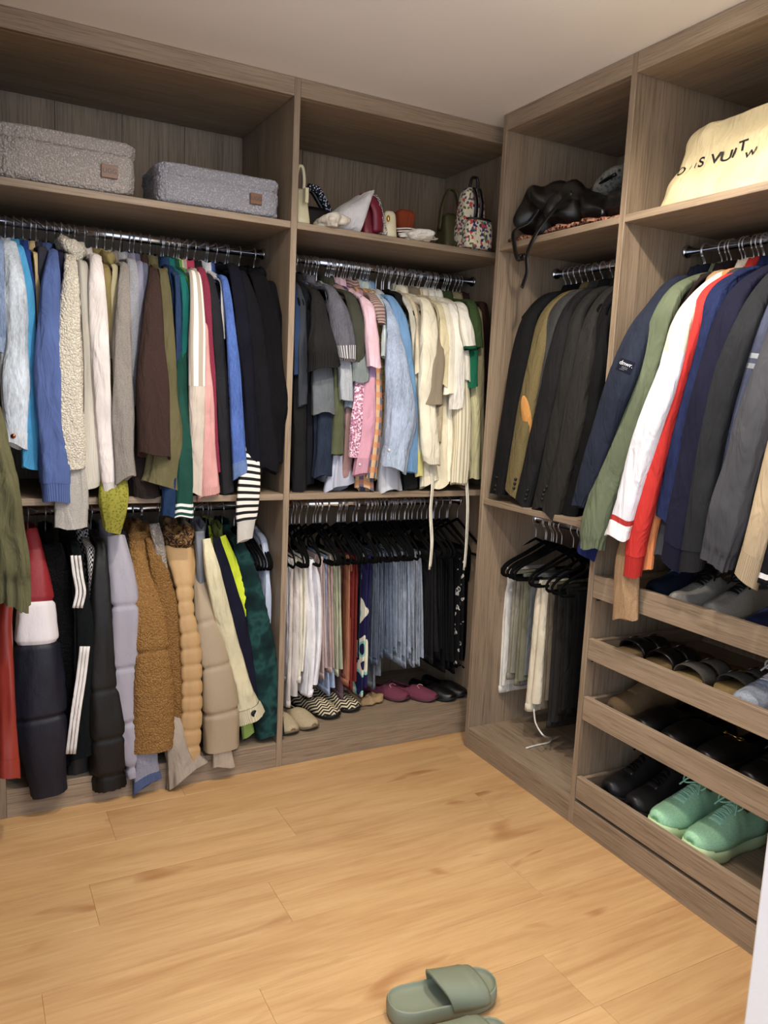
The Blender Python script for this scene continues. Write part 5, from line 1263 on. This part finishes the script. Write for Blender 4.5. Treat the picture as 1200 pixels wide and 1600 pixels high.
LEO = m_blotch('leopard_scarf_print', [(0.0, (186, 136, 108)), (0.44, (60, 34, 28)), (0.54, (170, 112, 92)), (0.66, (40, 24, 22))], 70)
e = empty('leopard_scarf', (0.08, -0.42, ZS), 'crumpled brown leopard print scarf lying under the black leather bag', 'scarf')
rings = [np.r_[[0.075+0.01*math.sin(k), y, ZS+0.013+0.004*math.sin(2.3*k)], [0.055, 0, 0.004*math.sin(k)], [0, 0, 0.011+0.003*math.cos(1.7*k)]] for k, y in enumerate(np.linspace(-0.175, -0.70, 9))]
R7 = catmull(np.array(rings), 30)
loft('cloth', [(r[:3], r[3:6], r[6:9]) for r in R7], LEO, e, n=26, power=0.8, rough=0.3, freq=30, seed=8)
e = empty('snake_bag', (0.2, -0.63, ZS), 'grey mottled pouch lying behind the black leather bag', 'pouch')
blob('pouch_body', rs(945, 290, 0.22)+np.array([0, -0.02, 0]), ((0.05, 0, 0), (0, 0.085, -0.045), (0, 0.01, 0.035)), m_blotch('mottled_grey', [(0.2, (60, 60, 60)), (0.5, (136, 134, 126)), (0.7, (44, 44, 44))], 60, 3, interp='LINEAR'), e, rough=0.15, freq=15)
wire('zip_band', [rs(918, 300, 0.18), rs(940, 285, 0.18), rs(962, 272, 0.18)], 0.006, LE(24, 24, 24), e, smooth_pts=12)
e = empty('black_pouch', (0.12, -0.66, ZS), 'soft black pouch between the leather bag and the bay divider', 'pouch')
blob('pouch_body', (0.12, -0.655, ZS+0.065), ((0.09, 0, 0), (0, 0.075, 0), (0, 0, 0.05)), LE(20, 21, 22), e, rough=0.2, freq=14, seed=4, flatbot=ZS+0.026)

# big lettered dust bag
CRB = W_(214, 196, 150)
e = empty('dust_bag', (0.14, -1.16, ZS), 'large cream cotton dust bag with black lettering on the right top shelf', 'bag')
rings = []
prof = [(1016, 321), (1028, 296), (1042, 272), (1058, 246), (1066, 228), (1082, 210), (1106, 195), (1120, 190)]
yl = [rs(u, v, 0.05+0.012*i)[1] for i, (u, v) in enumerate(prof)]
zz = [ZS+0.001]+[rs(u, v, 0.05+0.012*i)[2] for i, (u, v) in enumerate(prof)][1:]
for i, (y, z) in enumerate(zip(yl, zz)):
    y2 = -1.50+0.012*i; xf = 0.022+0.012*i; xb = 0.30-0.008*i
    if i == len(prof)-1: xf += 0.05; xb -= 0.05
    rings.append((np.array([(xf+xb)/2, (y+y2)/2, z]), np.array([0, (y-y2)/2, 0.0]), np.array([(xb-xf)/2, 0, 0])))
RR = catmull(np.array([np.r_[a, b, c_] for a, b, c_ in rings]), 40)
n = 80; V = []; uv = []
for i, r in enumerate(RR):
    for j in range(n):
        th = 2*math.pi*j/n; c_, s_ = math.cos(th), math.sin(th)
        p = r[:3]+math.copysign(abs(c_)**0.45, c_)*r[3:6]+math.copysign(abs(s_)**0.45, s_)*r[6:9]
        q = Vector(tuple(p*7)); t = i/39
        # one deep vertical crease and soft folds
        cr = -0.022*math.exp(-((p[1]+1.205+0.02*t)/0.012)**2)*(0.4+t)+0.014*math.exp(-((p[1]+1.245+0.03*t)/0.03)**2)
        cr2 = -0.012*math.exp(-((p[1]-(-0.98-0.25*t))/0.02)**2)
        dx = noise.noise(q)*0.026+noise.noise(q*2.7)*0.010+0.012*max(0, 0.35-abs(noise.noise(q*1.6+Vector((3, 3, 3)))))*-2+cr+cr2
        if s_ < 0: p[0] -= dx*min(1, 0.25+2*t)
        p[2] += noise.noise(q*0.9+Vector((5, 1, 2)))*0.02*t
        p[2] = max(p[2], ZS+0.001)
        V.append(p)
dbag = link_mesh('bag_body', V, grid_faces(40, n)+[tuple(range(n-1, -1, -1)), tuple(39*n+j for j in range(n))], CRB, e)
bvb = bvh_of(dbag); nb = np.array([-1.0, 0, 0]); INK = fabric((26, 24, 34), 'rubber')
def stamp(ch, u, v, hpx, rot=0.0, wide=1.0):
    p = rs(u, v, 0.06); m = ppm(p)*1.0
    Xd = np.array([0, -1.0, 0]); Yd = np.array([0, 0, 1.0])
    Xq = (Xd*math.cos(rot)+Yd*math.sin(rot))*wide; Yq = -Xd*math.sin(rot)+Yd*math.cos(rot)
    write('lettering', ch, p, Xq, Yq, hpx*m*1.62, INK, e, bvb, nb, 0.0015, bold=0.018)
for ch, u, v, hp, rot, wd in (('O', 1062, 268, 11, -0.1, 1.5), ('I', 1079, 262, 5, -0.4, 1.0), ('I', 1087, 259, 7, -0.1, 1.0), ('S', 1096, 254, 13, 0.0, 1.25), ('V', 1118, 248, 14, 0.0, 1.35), ('U', 1133, 244, 14, 0.0, 1.35), ('I', 1145, 239, 13, -0.15, 1.2), ('T', 1158, 227, 14, 0.0, 1.35), ('W', 1174, 240, 11, 0.25, 1.1)):
    stamp(ch, u, v, hp, rot, wd)

# ------------------------------------------------------------------ shoes
def interp(tab, s):
    xs, ys = zip(*tab); return float(np.interp(s, xs, ys))
OUT = [(0, 0.12), (0.02, 0.52), (0.06, 0.68), (0.15, 0.78), (0.3, 0.76), (0.45, 0.80), (0.6, 0.94), (0.72, 1.0), (0.84, 0.92), (0.92, 0.74), (0.97, 0.5), (0.99, 0.3), (1.0, 0.06)]
SH = {
 'sneaker': [(0, 0.5), (0.03, 0.86), (0.08, 0.95), (0.2, 0.82), (0.32, 0.86), (0.42, 1.0), (0.52, 0.88), (0.66, 0.66), (0.8, 0.5), (0.9, 0.44), (0.97, 0.34), (0.99, 0.2), (1, 0.02)],
 'loafer': [(0, 0.4), (0.03, 0.82), (0.08, 0.9), (0.2, 0.74), (0.35, 0.66), (0.5, 0.84), (0.62, 0.9), (0.78, 0.72), (0.9, 0.55), (0.97, 0.38), (0.99, 0.22), (1, 0.02)],
 'boot': [(0, 0.6), (0.03, 0.95), (0.1, 1.0), (0.25, 1.0), (0.36, 0.98), (0.45, 0.84), (0.55, 0.66), (0.68, 0.5), (0.82, 0.42), (0.92, 0.36), (0.97, 0.28), (0.99, 0.18), (1, 0.02)]}
class ShoeFrame:
    def __init__(s, loc, heading, side=1):
        s.o = np.array(loc, float); h = np.array([heading[0], heading[1], 0.0]); s.h = h/np.linalg.norm(h); s.s = np.cross(s.h, (0, 0, 1.0))*side
    def __call__(s, x, y, z): return s.o+s.s*x+s.h*y+np.array([0, 0, z])
def shoe(kind, label, loc, heading, L, mats, group=None, name=None, laces=True, hh=None, side=1, open_range=None, wide=0.175, sole_h=0.026, curve=0.006):
    """loc = the heel's floor point, heading = direction of the toe"""
    F = ShoeFrame(loc, heading, side); up, so, la = mats[:3]
    e = empty(name or kind, F(0, L/2, 0), label, 'shoe', group)
    hh = hh or {'sneaker': 0.085, 'loafer': 0.055, 'boot': 0.13}[kind]; hw = L*wide
    ns, nt_ = 40, 25
    # sole
    V = []
    ss = 0.5-0.5*np.cos(np.linspace(0, math.pi, 26))
    for zf, gr in ((0, 0.94), (0.25, 1.03), (0.6, 1.05), (1.0, 0.99)):
        ring = []
        for s in ss: ring.append((interp(OUT, s)*hw*gr+0.003*gr, s))
        for s in ss[::-1][1:-1]: ring.append((-(interp(OUT, s)*hw*gr+0.003*gr)*(0.92 if 0.3 < s < 0.6 else 1), s))
        for x, s in ring:
            toe = max(0, s-0.8)/0.2
            V.append(F(x, L*(0.5+(s-0.5)*(0.985+0.03*(gr-0.94)/0.1)), zf*sole_h+0.014*toe**2*(1-zf*0.3)))
    nr = len(V)//4
    f = grid_faces(4, nr)+[tuple(range(nr-1, -1, -1)), tuple(3*nr+j for j in range(nr))]
    so_o = link_mesh('sole', V, f, so, e)
    # upper
    o0, o1 = open_range or {'sneaker': (0.07, 0.40), 'loafer': (0.06, 0.50), 'boot': (0.05, 0.33)}[kind]
    V = []
    def U(s, th, lift=0.0):
        h = interp(SH[kind], s)*hh; w = interp(OUT, s)*hw
        c, q = math.cos(th), math.sin(th)
        x = math.copysign(abs(c)**(0.85 if kind != 'boot' else 0.9), c)*w*(1-0.22*q*(1 if s < 0.5 else 0.5)); z = sole_h-0.004+0.014*(max(0, s-0.8)/0.2)**2*0.7+(h+lift)*abs(q)**0.75
        return F(x, L*(0.01+0.97*s), z)
    sv = 0.5-0.5*np.cos(np.linspace(0, math.pi, ns)); sv = 0.5*sv+0.5*np.linspace(0, 1, ns); tv = np.linspace(0, math.pi, nt_)
    for s in sv:
        for th in tv: V.append(U(s, th))
    f = []
    lo_, hi_ = math.radians(62 if kind != 'loafer' else 54), math.radians(118 if kind != 'loafer' else 126)
    for i in range(ns-1):
        for j in range(nt_-1):
            sm = (sv[i]+sv[i+1])/2; tm = (tv[j]+tv[j+1])/2
            half = 1.0 if sm < o1-0.08 else max(0.0, (o1-sm)/0.08)**0.5
            if o0 < sm < o1 and abs(tm-math.pi/2) < (hi_-lo_)/2*half: continue
            f.append((i*nt_+j, i*nt_+j+1, (i+1)*nt_+j+1, (i+1)*nt_+j))
    f += [tuple(range(nt_)), tuple((ns-1)*nt_+j for j in range(nt_-1, -1, -1))]
    uo = link_mesh('upper', V, f, up, e); md = uo.modifiers.new('thickness', 'SOLIDIFY'); md.thickness = 0.004; md.offset = -1 if side == 1 else 1
    # insole
    V = [F(0, L*0.02, sole_h+0.004)]
    sl = np.linspace(0.03, 0.9, 18)
    for s in sl: V.append(F(interp(OUT, s)*hw*0.86, L*s, sole_h+0.005))
    for s in sl[::-1]: V.append(F(-interp(OUT, s)*hw*0.86, L*s, sole_h+0.005))
    link_mesh('insole', V, [tuple(range(len(V)))], mats[3] if len(mats) > 3 else fabric((40, 38, 36)), e)
    if kind in ('sneaker', 'boot'):
        # tongue
        V = []; tn = 12
        for i in range(tn):
            s = o1-0.09+(0.70-o1+0.09)*i/(tn-1)
            for j in range(7):
                th = math.pi/2+(j-3)/3*0.42*(1.05 if i < 3 else 0.9)
                p = U(max(s, o1-0.02), th, 0.002); p = p+(F.h*L*(s-max(s, o1-0.02)))+np.array([0, 0, 0.022*max(0, 1-i/3)]); V.append(p)
        to = link_mesh('tongue', V, grid_faces(tn, 7, False), mats[4] if len(mats) > 4 else up, e); md = to.modifiers.new('thickness', 'SOLIDIFY'); md.thickness = 0.005
        # toe cap and heel counter
        for nm, a, b, tr in (('toe_cap', 0.80, 1.0, (0.02, math.pi-0.02)), ('heel_counter', 0.0, 0.17, (0.02, 0.95))):
            for sd2 in ((0,) if nm == 'toe_cap' else (0, 1)):
                V = []
                for i in range(8):
                    s = a+(b-a)*i/7
                    for j in range(13):
                        th = tr[0]+(tr[1]-tr[0])*j/12
                        if sd2: th = math.pi-th
                        p = U(s, th); cc = F(0, L*(0.01+0.97*s), sole_h+0.3*hh); V.append(p+(p-cc)*0.035)
                link_mesh(nm, V, grid_faces(8, 13, False)+([tuple(range(7*13+12, 7*13-1, -1))] if nm == 'toe_cap' else []), mats[5] if len(mats) > 5 else up, e)
        if laces:
            k = 0
            for s in np.linspace(o1+0.005, 0.66, 6 if kind == 'sneaker' else 6):
                wd = 0.36
                P = [U(s+0.012*math.sin(k), math.pi/2+t*wd, 0.006+0.003*math.cos(t*1.5)) for t in np.linspace(-1, 1, 7)]
                wire('lace', P, 0.0028, la, e, n=6); k += 1
                P = [U(s+0.035*(t+1)/2, math.pi/2+t*wd*(1 if k % 2 else -1), 0.008) for t in np.linspace(-1, 1, 7)]
                if s < 0.62: wire('lace', P, 0.0026, la, e, n=6)
            b0 = U(o1+0.01, math.pi/2, 0.010)
            for sg in (-1, 1):
                wire('lace_bow', [b0, b0+F.s*sg*0.018+np.array([0, 0, 0.014]), b0+F.s*sg*0.040+F.h*0.018+np.array([0, 0, 0.006]), b0+F.s*sg*0.030+F.h*0.030-np.array([0, 0, 0.008]), b0+F.h*0.006], 0.0028, la, e, smooth_pts=18, n=6)
                wire('lace_end', [b0, b0+F.s*sg*0.020+F.h*0.020+np.array([0, 0, 0.008]), b0+F.s*sg*0.036+F.h*0.045-np.array([0, 0, 0.016])], 0.0026, la, e, smooth_pts=14, n=6)
    else:
        # apron seam and vamp strap
        P = [U(s, math.pi/2+sg*wd, 0.001) for s, wd, sg in [(0.52+0.3*t, 0.62-0.25*t*t, -1) for t in np.linspace(0, 1, 8)]]
        P += [U(0.835, math.pi/2+q, 0.001) for q in (-0.2, 0, 0.2)]
        P += [U(s, math.pi/2+wd, 0.001) for s, wd in [(0.52+0.3*t, 0.62-0.25*t*t) for t in np.linspace(1, 0, 8)]]
        wire('apron_seam', P, 0.0022, mats[4] if len(mats) > 4 else up, e, smooth_pts=40, n=6)
    return e, F, U
def sandal(label, loc, heading, L, strap_mat, foot_mat, sole_mat, buckle=True, group=None, side=1):
    F = ShoeFrame(loc, heading, side); e = empty('sandal', F(0, L/2, 0), label, 'sandal', group); hw = L*0.185
    ss = 0.5-0.5*np.cos(np.linspace(0, math.pi, 26))
    def slab(nm, z0, z1, gr, mat):
        V = []
        for z, g in ((z0, gr*0.97), ((z0+z1)/2, gr), (z1, gr*0.97)):
            for s in ss: V.append(F(interp(OUT, s)*hw*g, L*s, z))
            for s in ss[::-1][1:-1]: V.append(F(-interp(OUT, s)*hw*g*(0.9 if 0.3 < s < 0.6 else 1), L*s, z))
        nr = len(V)//3
        return link_mesh(nm, V, grid_faces(3, nr)+[tuple(range(nr-1, -1, -1)), tuple(2*nr+j for j in range(nr))], mat, e)
    slab('outsole', 0.0, 0.008, 1.0, sole_mat); slab('footbed', 0.008, 0.028, 1.0, foot_mat)
    for s0 in (0.42, 0.70):
        V = []
        w = interp(OUT, s0)*hw*1.02
        for i in range(6):
            for j in range(15):
                th = math.pi*j/14
                V.append(F(w*math.cos(th)*1.0, L*(s0+(i-2.5)*0.044+0.02*math.sin(th)), 0.016+0.046*abs(math.sin(th))**0.7*(1.05-0.05*abs(i-2.5))))
        st = link_mesh('strap', V, grid_faces(6, 15, False), strap_mat, e); md = st.modifiers.new('thickness', 'SOLIDIFY'); md.thickness = 0.003
        if buckle:
            cc = F(w*0.62, L*s0, 0.058); ax = F.h*0.016; ay = np.array([0, 0, -0.008])+F.s*0.010
            wire('buckle', [cc-ax-ay, cc+ax-ay, cc+ax+ay, cc-ax+ay], 0.002, metal((120, 112, 100), 0.35), st, n=6, closed=True)
    return e
NX = (-1, 0)     # toes towards the room on the right run
# --- mint sneakers
mint = fabric((164, 222, 176), 'canvas'); mint2 = fabric((206, 234, 176), 'rubber'); mintl = fabric((156, 218, 190), 'canvas')
MM = (mint, mint2, mintl, fabric((110, 160, 130), 'canvas'), fabric((166, 222, 192), 'canvas'), fabric((206, 236, 178), 'rubber'))  # last colour paler: the light falling on the toes is painted in
zt4 = 0.0963+0.0145; zt3 = 0.369+0.0145; zt2 = 0.5747+0.0145; zt1 = 0.778+0.0145
def tray_shoe(kind, label, y, L, mats, z, xt=0.045, dy=0.0, **k):
    """toe near the tray front"""
    return shoe(kind, label, (xt+L, y+dy, z), (-1, -dy/L if dy else 0), L, mats, **k)
tray_shoe('sneaker', 'mint green chunky sneaker, the left one of its pair in the lowest tray', -1.065, 0.31, MM, zt4, xt=0.03, group='mint sneakers', sole_h=0.046, hh=0.092, wide=0.175)
tray_shoe('sneaker', 'mint green chunky sneaker, the right one of its pair in the lowest tray', -1.195, 0.31, MM, zt4, xt=0.03, group='mint sneakers', sole_h=0.046, hh=0.092, wide=0.175)
bk = LE(30, 30, 32); bk2 = LE(40, 40, 42); bsol = fabric((22, 22, 22), 'rubber'); blace = fabric((14, 14, 15), 'canvas'); KB = (bk2, bsol, blace)
tray_shoe('boot', 'black lace-up boot at the divider end of the lowest tray', -0.84, 0.30, KB, zt4, xt=0.05, group='black boots', hh=0.12)
tray_shoe('boot', 'black lace-up boot next to the mint sneakers', -0.945, 0.30, KB, zt4, xt=0.05, group='black boots', hh=0.12)
GS = (fabric((70, 74, 86), 'canvas'), fabric((84, 86, 96), 'rubber'), fabric((50, 52, 60), 'canvas'))
tray_shoe('sneaker', 'slate grey sneaker right of the mint pair in the lowest tray', -1.36, 0.28, GS, zt4, xt=0.19, laces=False)
BS = (fabric((88, 126, 178), 'canvas'), fabric((180, 192, 206), 'rubber'), fabric((200, 206, 214), 'canvas'))
tray_shoe('sneaker', 'light blue sneaker at the doorway end of the lowest tray', -1.465, 0.28, BS, zt4, xt=0.035)
# --- third tray
TN = (fabric((124, 98, 68), 'canvas'), fabric((96, 76, 52), 'rubber'), fabric((90, 70, 50), 'canvas'), fabric((80, 62, 44), 'canvas'))
tray_shoe('boot', 'tan suede ankle boot by the divider in the third tray', -0.83, 0.29, TN, zt3, xt=0.05, laces=False, hh=0.12)
tray_shoe('loafer', 'black polished loafer beside the tan boot in the third tray', -0.95, 0.29, (LE(16, 16, 18), bsol, blace), zt3, group='black loafers')
tray_shoe('loafer', 'black polished loafer in the middle of the third tray', -1.06, 0.29, (LE(16, 16, 18), bsol, blace), zt3, group='black loafers')
rl = tray_shoe('loafer', 'black loafer with a gold ring on its vamp in the third tray', -1.19, 0.29, (LE(18, 18, 21), bsol, blace), zt3)
cc = rl[2](0.56, math.pi/2, 0.008); F_ = rl[1]
GO = metal((214, 178, 96), 0.2)
wire('ring', [cc+F_.s*-0.024+F_.s*0.010*math.cos(q)+F_.h*0.010*math.sin(q) for q in np.linspace(0, 2*math.pi, 17)[:-1]], 0.0017, GO, rl[0], n=6, closed=True)
wire('ring', [cc+F_.s*0.026+F_.s*0.005*math.cos(q)+F_.h*0.006*math.sin(q) for q in np.linspace(0, 2*math.pi, 13)[:-1]], 0.0017, GO, rl[0], n=6, closed=True)
wire('snaffle_bar', [cc+F_.s*0.02, cc-F_.s*0.014], 0.002, GO, rl[0])
tray_shoe('sneaker', 'glossy black laced shoe at the right end of the third tray', -1.33, 0.29, (LE(14, 14, 17), bsol, fabric((30, 30, 34), 'satin')), zt3, hh=0.07)
# --- second tray
cork = fabric((150, 120, 78), 'canvas'); sdm = fabric((70, 66, 62), 'canvas')
sandal('black two-strap sandal nearest the divider in the second tray', (0.32, -0.85, zt2), NX, 0.27, LE(26, 24, 23), cork, bsol, group='black sandals')
sandal('black two-strap sandal further right in the second tray', (0.32, -0.965, zt2), NX, 0.27, LE(30, 27, 25), cork, bsol, group='black sandals')
sandal('grey suede buckled sandal standing forward in the second tray', (0.31, -1.09, zt2), NX, 0.28, fabric((92, 87, 80), 'canvas'), fabric((168, 138, 84), 'canvas'), bsol, group='grey sandals')
sandal('grey suede buckled sandal behind the white running shoe', (0.36, -1.20, zt2), NX, 0.28, fabric((86, 82, 76), 'canvas'), fabric((168, 138, 84), 'canvas'), bsol, group='grey sandals')
WR = (fabric((176, 186, 204), 'heather'), fabric((214, 216, 216), 'rubber'), fabric((220, 222, 226), 'canvas'), fabric((120, 124, 132), 'canvas'), fabric((150, 162, 188), 'canvas'), fabric((206, 208, 204), 'heather'))
tray_shoe('sneaker', 'white and pale blue running shoe at the right of the second tray', -1.30, 0.29, WR, zt2, xt=0.03, hh=0.08)
# --- top tray
GW = (fabric((150, 146, 138), 'canvas'), fabric((196, 190, 178), 'rubber'), fabric((34, 34, 36), 'canvas'), fabric((60, 58, 56), 'canvas'), fabric((112, 110, 106), 'canvas'), fabric((186, 180, 168), 'canvas'))
tray_shoe('sneaker', 'grey suede sneaker with black laces, left of its pair in the top tray', -1.04, 0.29, GW, zt1, xt=0.04, group='grey suede sneakers')
tray_shoe('sneaker', 'grey suede sneaker with black laces, right of its pair in the top tray', -1.155, 0.29, GW, zt1, xt=0.05, dy=0.012, group='grey suede sneakers')
tray_shoe('sneaker', 'navy sneaker behind the red cuff in the top tray', -0.90, 0.29, (fabric((44, 52, 74), 'canvas'), fabric((60, 66, 84), 'rubber'), fabric((60, 90, 150), 'canvas')), zt1, xt=0.10)
tray_shoe('sneaker', 'navy and white sneaker at the right end of the top tray', -1.30, 0.29, (fabric((36, 44, 84), 'canvas'), fabric((220, 216, 206), 'rubber'), fabric((210, 214, 222), 'canvas'), fabric((60, 60, 70), 'canvas'), fabric((40, 50, 96), 'canvas'), fabric((216, 210, 196), 'canvas')), zt1, xt=0.04)
# --- shoes on the corner floor shelf: toes towards the room, turned a little
def shelf_shoe(label, u, v, heading, L, mats, kind='loafer', **k):
    p = at(u, v, 2, ZT+0.002); h = np.array([heading[0], heading[1], 0.0]); h /= np.linalg.norm(h)
    return shoe(kind, label, (p[0]-h[0]*L, p[1]-h[1]*L, ZT+0.001), heading, L, mats, **k)
TL = (fabric((178, 160, 126), 'canvas'), fabric((110, 92, 66), 'rubber'), fabric((160, 142, 108), 'canvas'), fabric((130, 112, 84), 'canvas'), fabric((140, 122, 92), 'canvas'))
shelf_shoe('tan suede moccasin closest to the divider', 459, 1150, (0.14, -1), 0.245, TL, group='tan moccasins', hh=0.05, sole_h=0.014)
t2_ = shelf_shoe('tan suede moccasin to the right of its twin', 492, 1142, (0.28, -1), 0.245, TL, group='tan moccasins', hh=0.05, sole_h=0.014)
ZZ = (m_zigzag('zigzag_print', (222, 206, 172), (24, 22, 24)), bsol, blace, fabric((30, 28, 28), 'canvas'), fabric((20, 20, 20), 'canvas'))
shelf_shoe('black and cream zigzag slipper, the left one of its pair', 528, 1124, (0.42, -1), 0.245, ZZ, group='zigzag slippers', hh=0.052, sole_h=0.016)
shelf_shoe('black and cream zigzag slipper, the right one under the rust trousers', 560, 1113, (0.48, -1), 0.245, ZZ, group='zigzag slippers', hh=0.052, sole_h=0.016)
PU_ = (fabric((122, 58, 78), 'canvas'), fabric((92, 44, 58), 'rubber'), fabric((110, 50, 70), 'canvas'), fabric((90, 44, 58), 'canvas'), fabric((150, 90, 106), 'canvas'))
for l_, u, v, hd in (('burgundy suede flat on the left of its pair under the jeans', 638, 1096, (0.55, -1)), ('burgundy suede flat on the right of its pair under the black trousers', 683, 1096, (0.7, -1))):
    s_, F_, U_ = shelf_shoe(l_, u, v, hd, 0.24, PU_, group='burgundy flats', hh=0.045, sole_h=0.012)
    b0 = U_(0.60, math.pi/2, 0.003)
    for sg in (-1, 1): wire('bow', [b0, b0+F_.s*sg*0.012+F_.h*0.006+np.array([0, 0, 0.004]), b0+F_.s*sg*0.02+F_.h*0.02-np.array([0, 0, 0.002])], 0.002, fabric((190, 130, 140), 'canvas'), s_, smooth_pts=10, n=5)
BF = (LE(20, 20, 21), bsol, blace, fabric((26, 26, 26), 'canvas'), LE(70, 68, 64))
shelf_shoe('black leather flat right of the burgundy pair', 711, 1096, (0.5, -1), 0.235, BF, group='black flats', hh=0.045, sole_h=0.012)
shelf_shoe('black leather flat tucked against the corner panel', 729, 1090, (0.45, -1), 0.235, BF, group='black flats', hh=0.045, sole_h=0.012)
# crumpled brown paper packing behind the patterned trousers
p = at(580, 1098, 2, ZT+0.002); e = empty('paper_ball', (p[0], p[1], ZT), 'crumpled tan packing paper on the floor shelf beside the zigzag slippers', 'paper')
blob('paper', (p[0], p[1], ZT+0.018), ((0.05, 0, 0), (0, 0.03, 0), (0, 0, 0.022)), fabric((170, 138, 96), 'canvas'), e, rough=0.5, freq=30, seed=3, flatbot=ZT+0.001)

# ------------------------------------------------------------------ slides on the floor
SLM = fabric((122, 128, 104), 'rubber'); SLD = fabric((116, 122, 98), 'rubber')
def slide(label, heel, heading, L=0.255):
    F = ShoeFrame((heel[0], heel[1], 0.0005), heading); e = empty('slide_sandal', F(0, L/2, 0), label, 'sandal', 'olive slides'); hw = L*0.20
    OUT2 = [(0, 0.15), (0.02, 0.48), (0.07, 0.72), (0.16, 0.86), (0.3, 0.88), (0.5, 0.92), (0.68, 1.0), (0.82, 0.98), (0.91, 0.82), (0.97, 0.55), (1.0, 0.15)]
    ss = 0.5-0.5*np.cos(np.linspace(0, math.pi, 34)); V = []
    prof = [(0.0, 0.92), (0.006, 0.99), (0.016, 1.02), (0.028, 1.0), (0.036, 0.97), (0.040, 0.93), (0.037, 0.89), (0.031, 0.84), (0.029, 0.7), (0.0285, 0.35)]
    for z, g in prof:
        ring = [(interp(OUT2, s)*hw*g, s) for s in ss]+[(-interp(OUT2, s)*hw*g*(0.97 if 0.3 < s < 0.6 else 1), s) for s in ss[::-1][1:-1]]
        for x, s in ring: V.append(F(x, L*(0.5+(s-0.5)*(1-(1-min(g, 1.0))*0.30)*(1.0)), z+0.006*max(0, s-0.75)/0.25+0.004*max(0, 0.2-s)/0.2))
    nr = len(V)//len(prof)
    link_mesh('footbed', V, grid_faces(len(prof), nr)+[tuple(range(nr-1, -1, -1)), tuple((len(prof)-1)*nr+j for j in range(nr))], SLM, e)
    V = []; n1, n2 = 16, 25
    for i in range(n1):
        t = i/(n1-1)
        for j in range(n2):
            th = math.pi*j/(n2-1); sn = abs(math.sin(th))
            s = 0.44+0.04*math.cos(th)+(0.02 if t == 0 else 0)-0.06*sn*(1-t)+t*(0.40-0.10*sn*0.2)-0.04*(1-sn)*(t-0.5)
            w = interp(OUT2, min(s, 0.95))*hw*1.005
            bulge = 0.004*math.exp(-((t-0.78)/0.03)**2)
            V.append(F(w*math.copysign(abs(math.cos(th))**0.85, math.cos(th)), L*s, 0.022+(0.058-0.018*t+bulge)*sn**0.72))
    st = link_mesh('strap', V, grid_faces(n1, n2, False), SLD, e); md = st.modifiers.new('thickness', 'SOLIDIFY'); md.thickness = 0.008; md.offset = 0
    return e
h1 = at(606, 1580, 2, 0.02); t1_ = at(772, 1540, 2, 0.02)
d_ = t1_-h1
slide('olive green rubber slide fully in view on the floor', (h1[0], h1[1]), (d_[0], d_[1]), L=float(np.linalg.norm(d_)))
slide('olive green rubber slide cut off by the lower edge of the view', (h1[0]-0.065, h1[1]-0.155), (d_[0], d_[1]+0.02), L=float(np.linalg.norm(d_)))
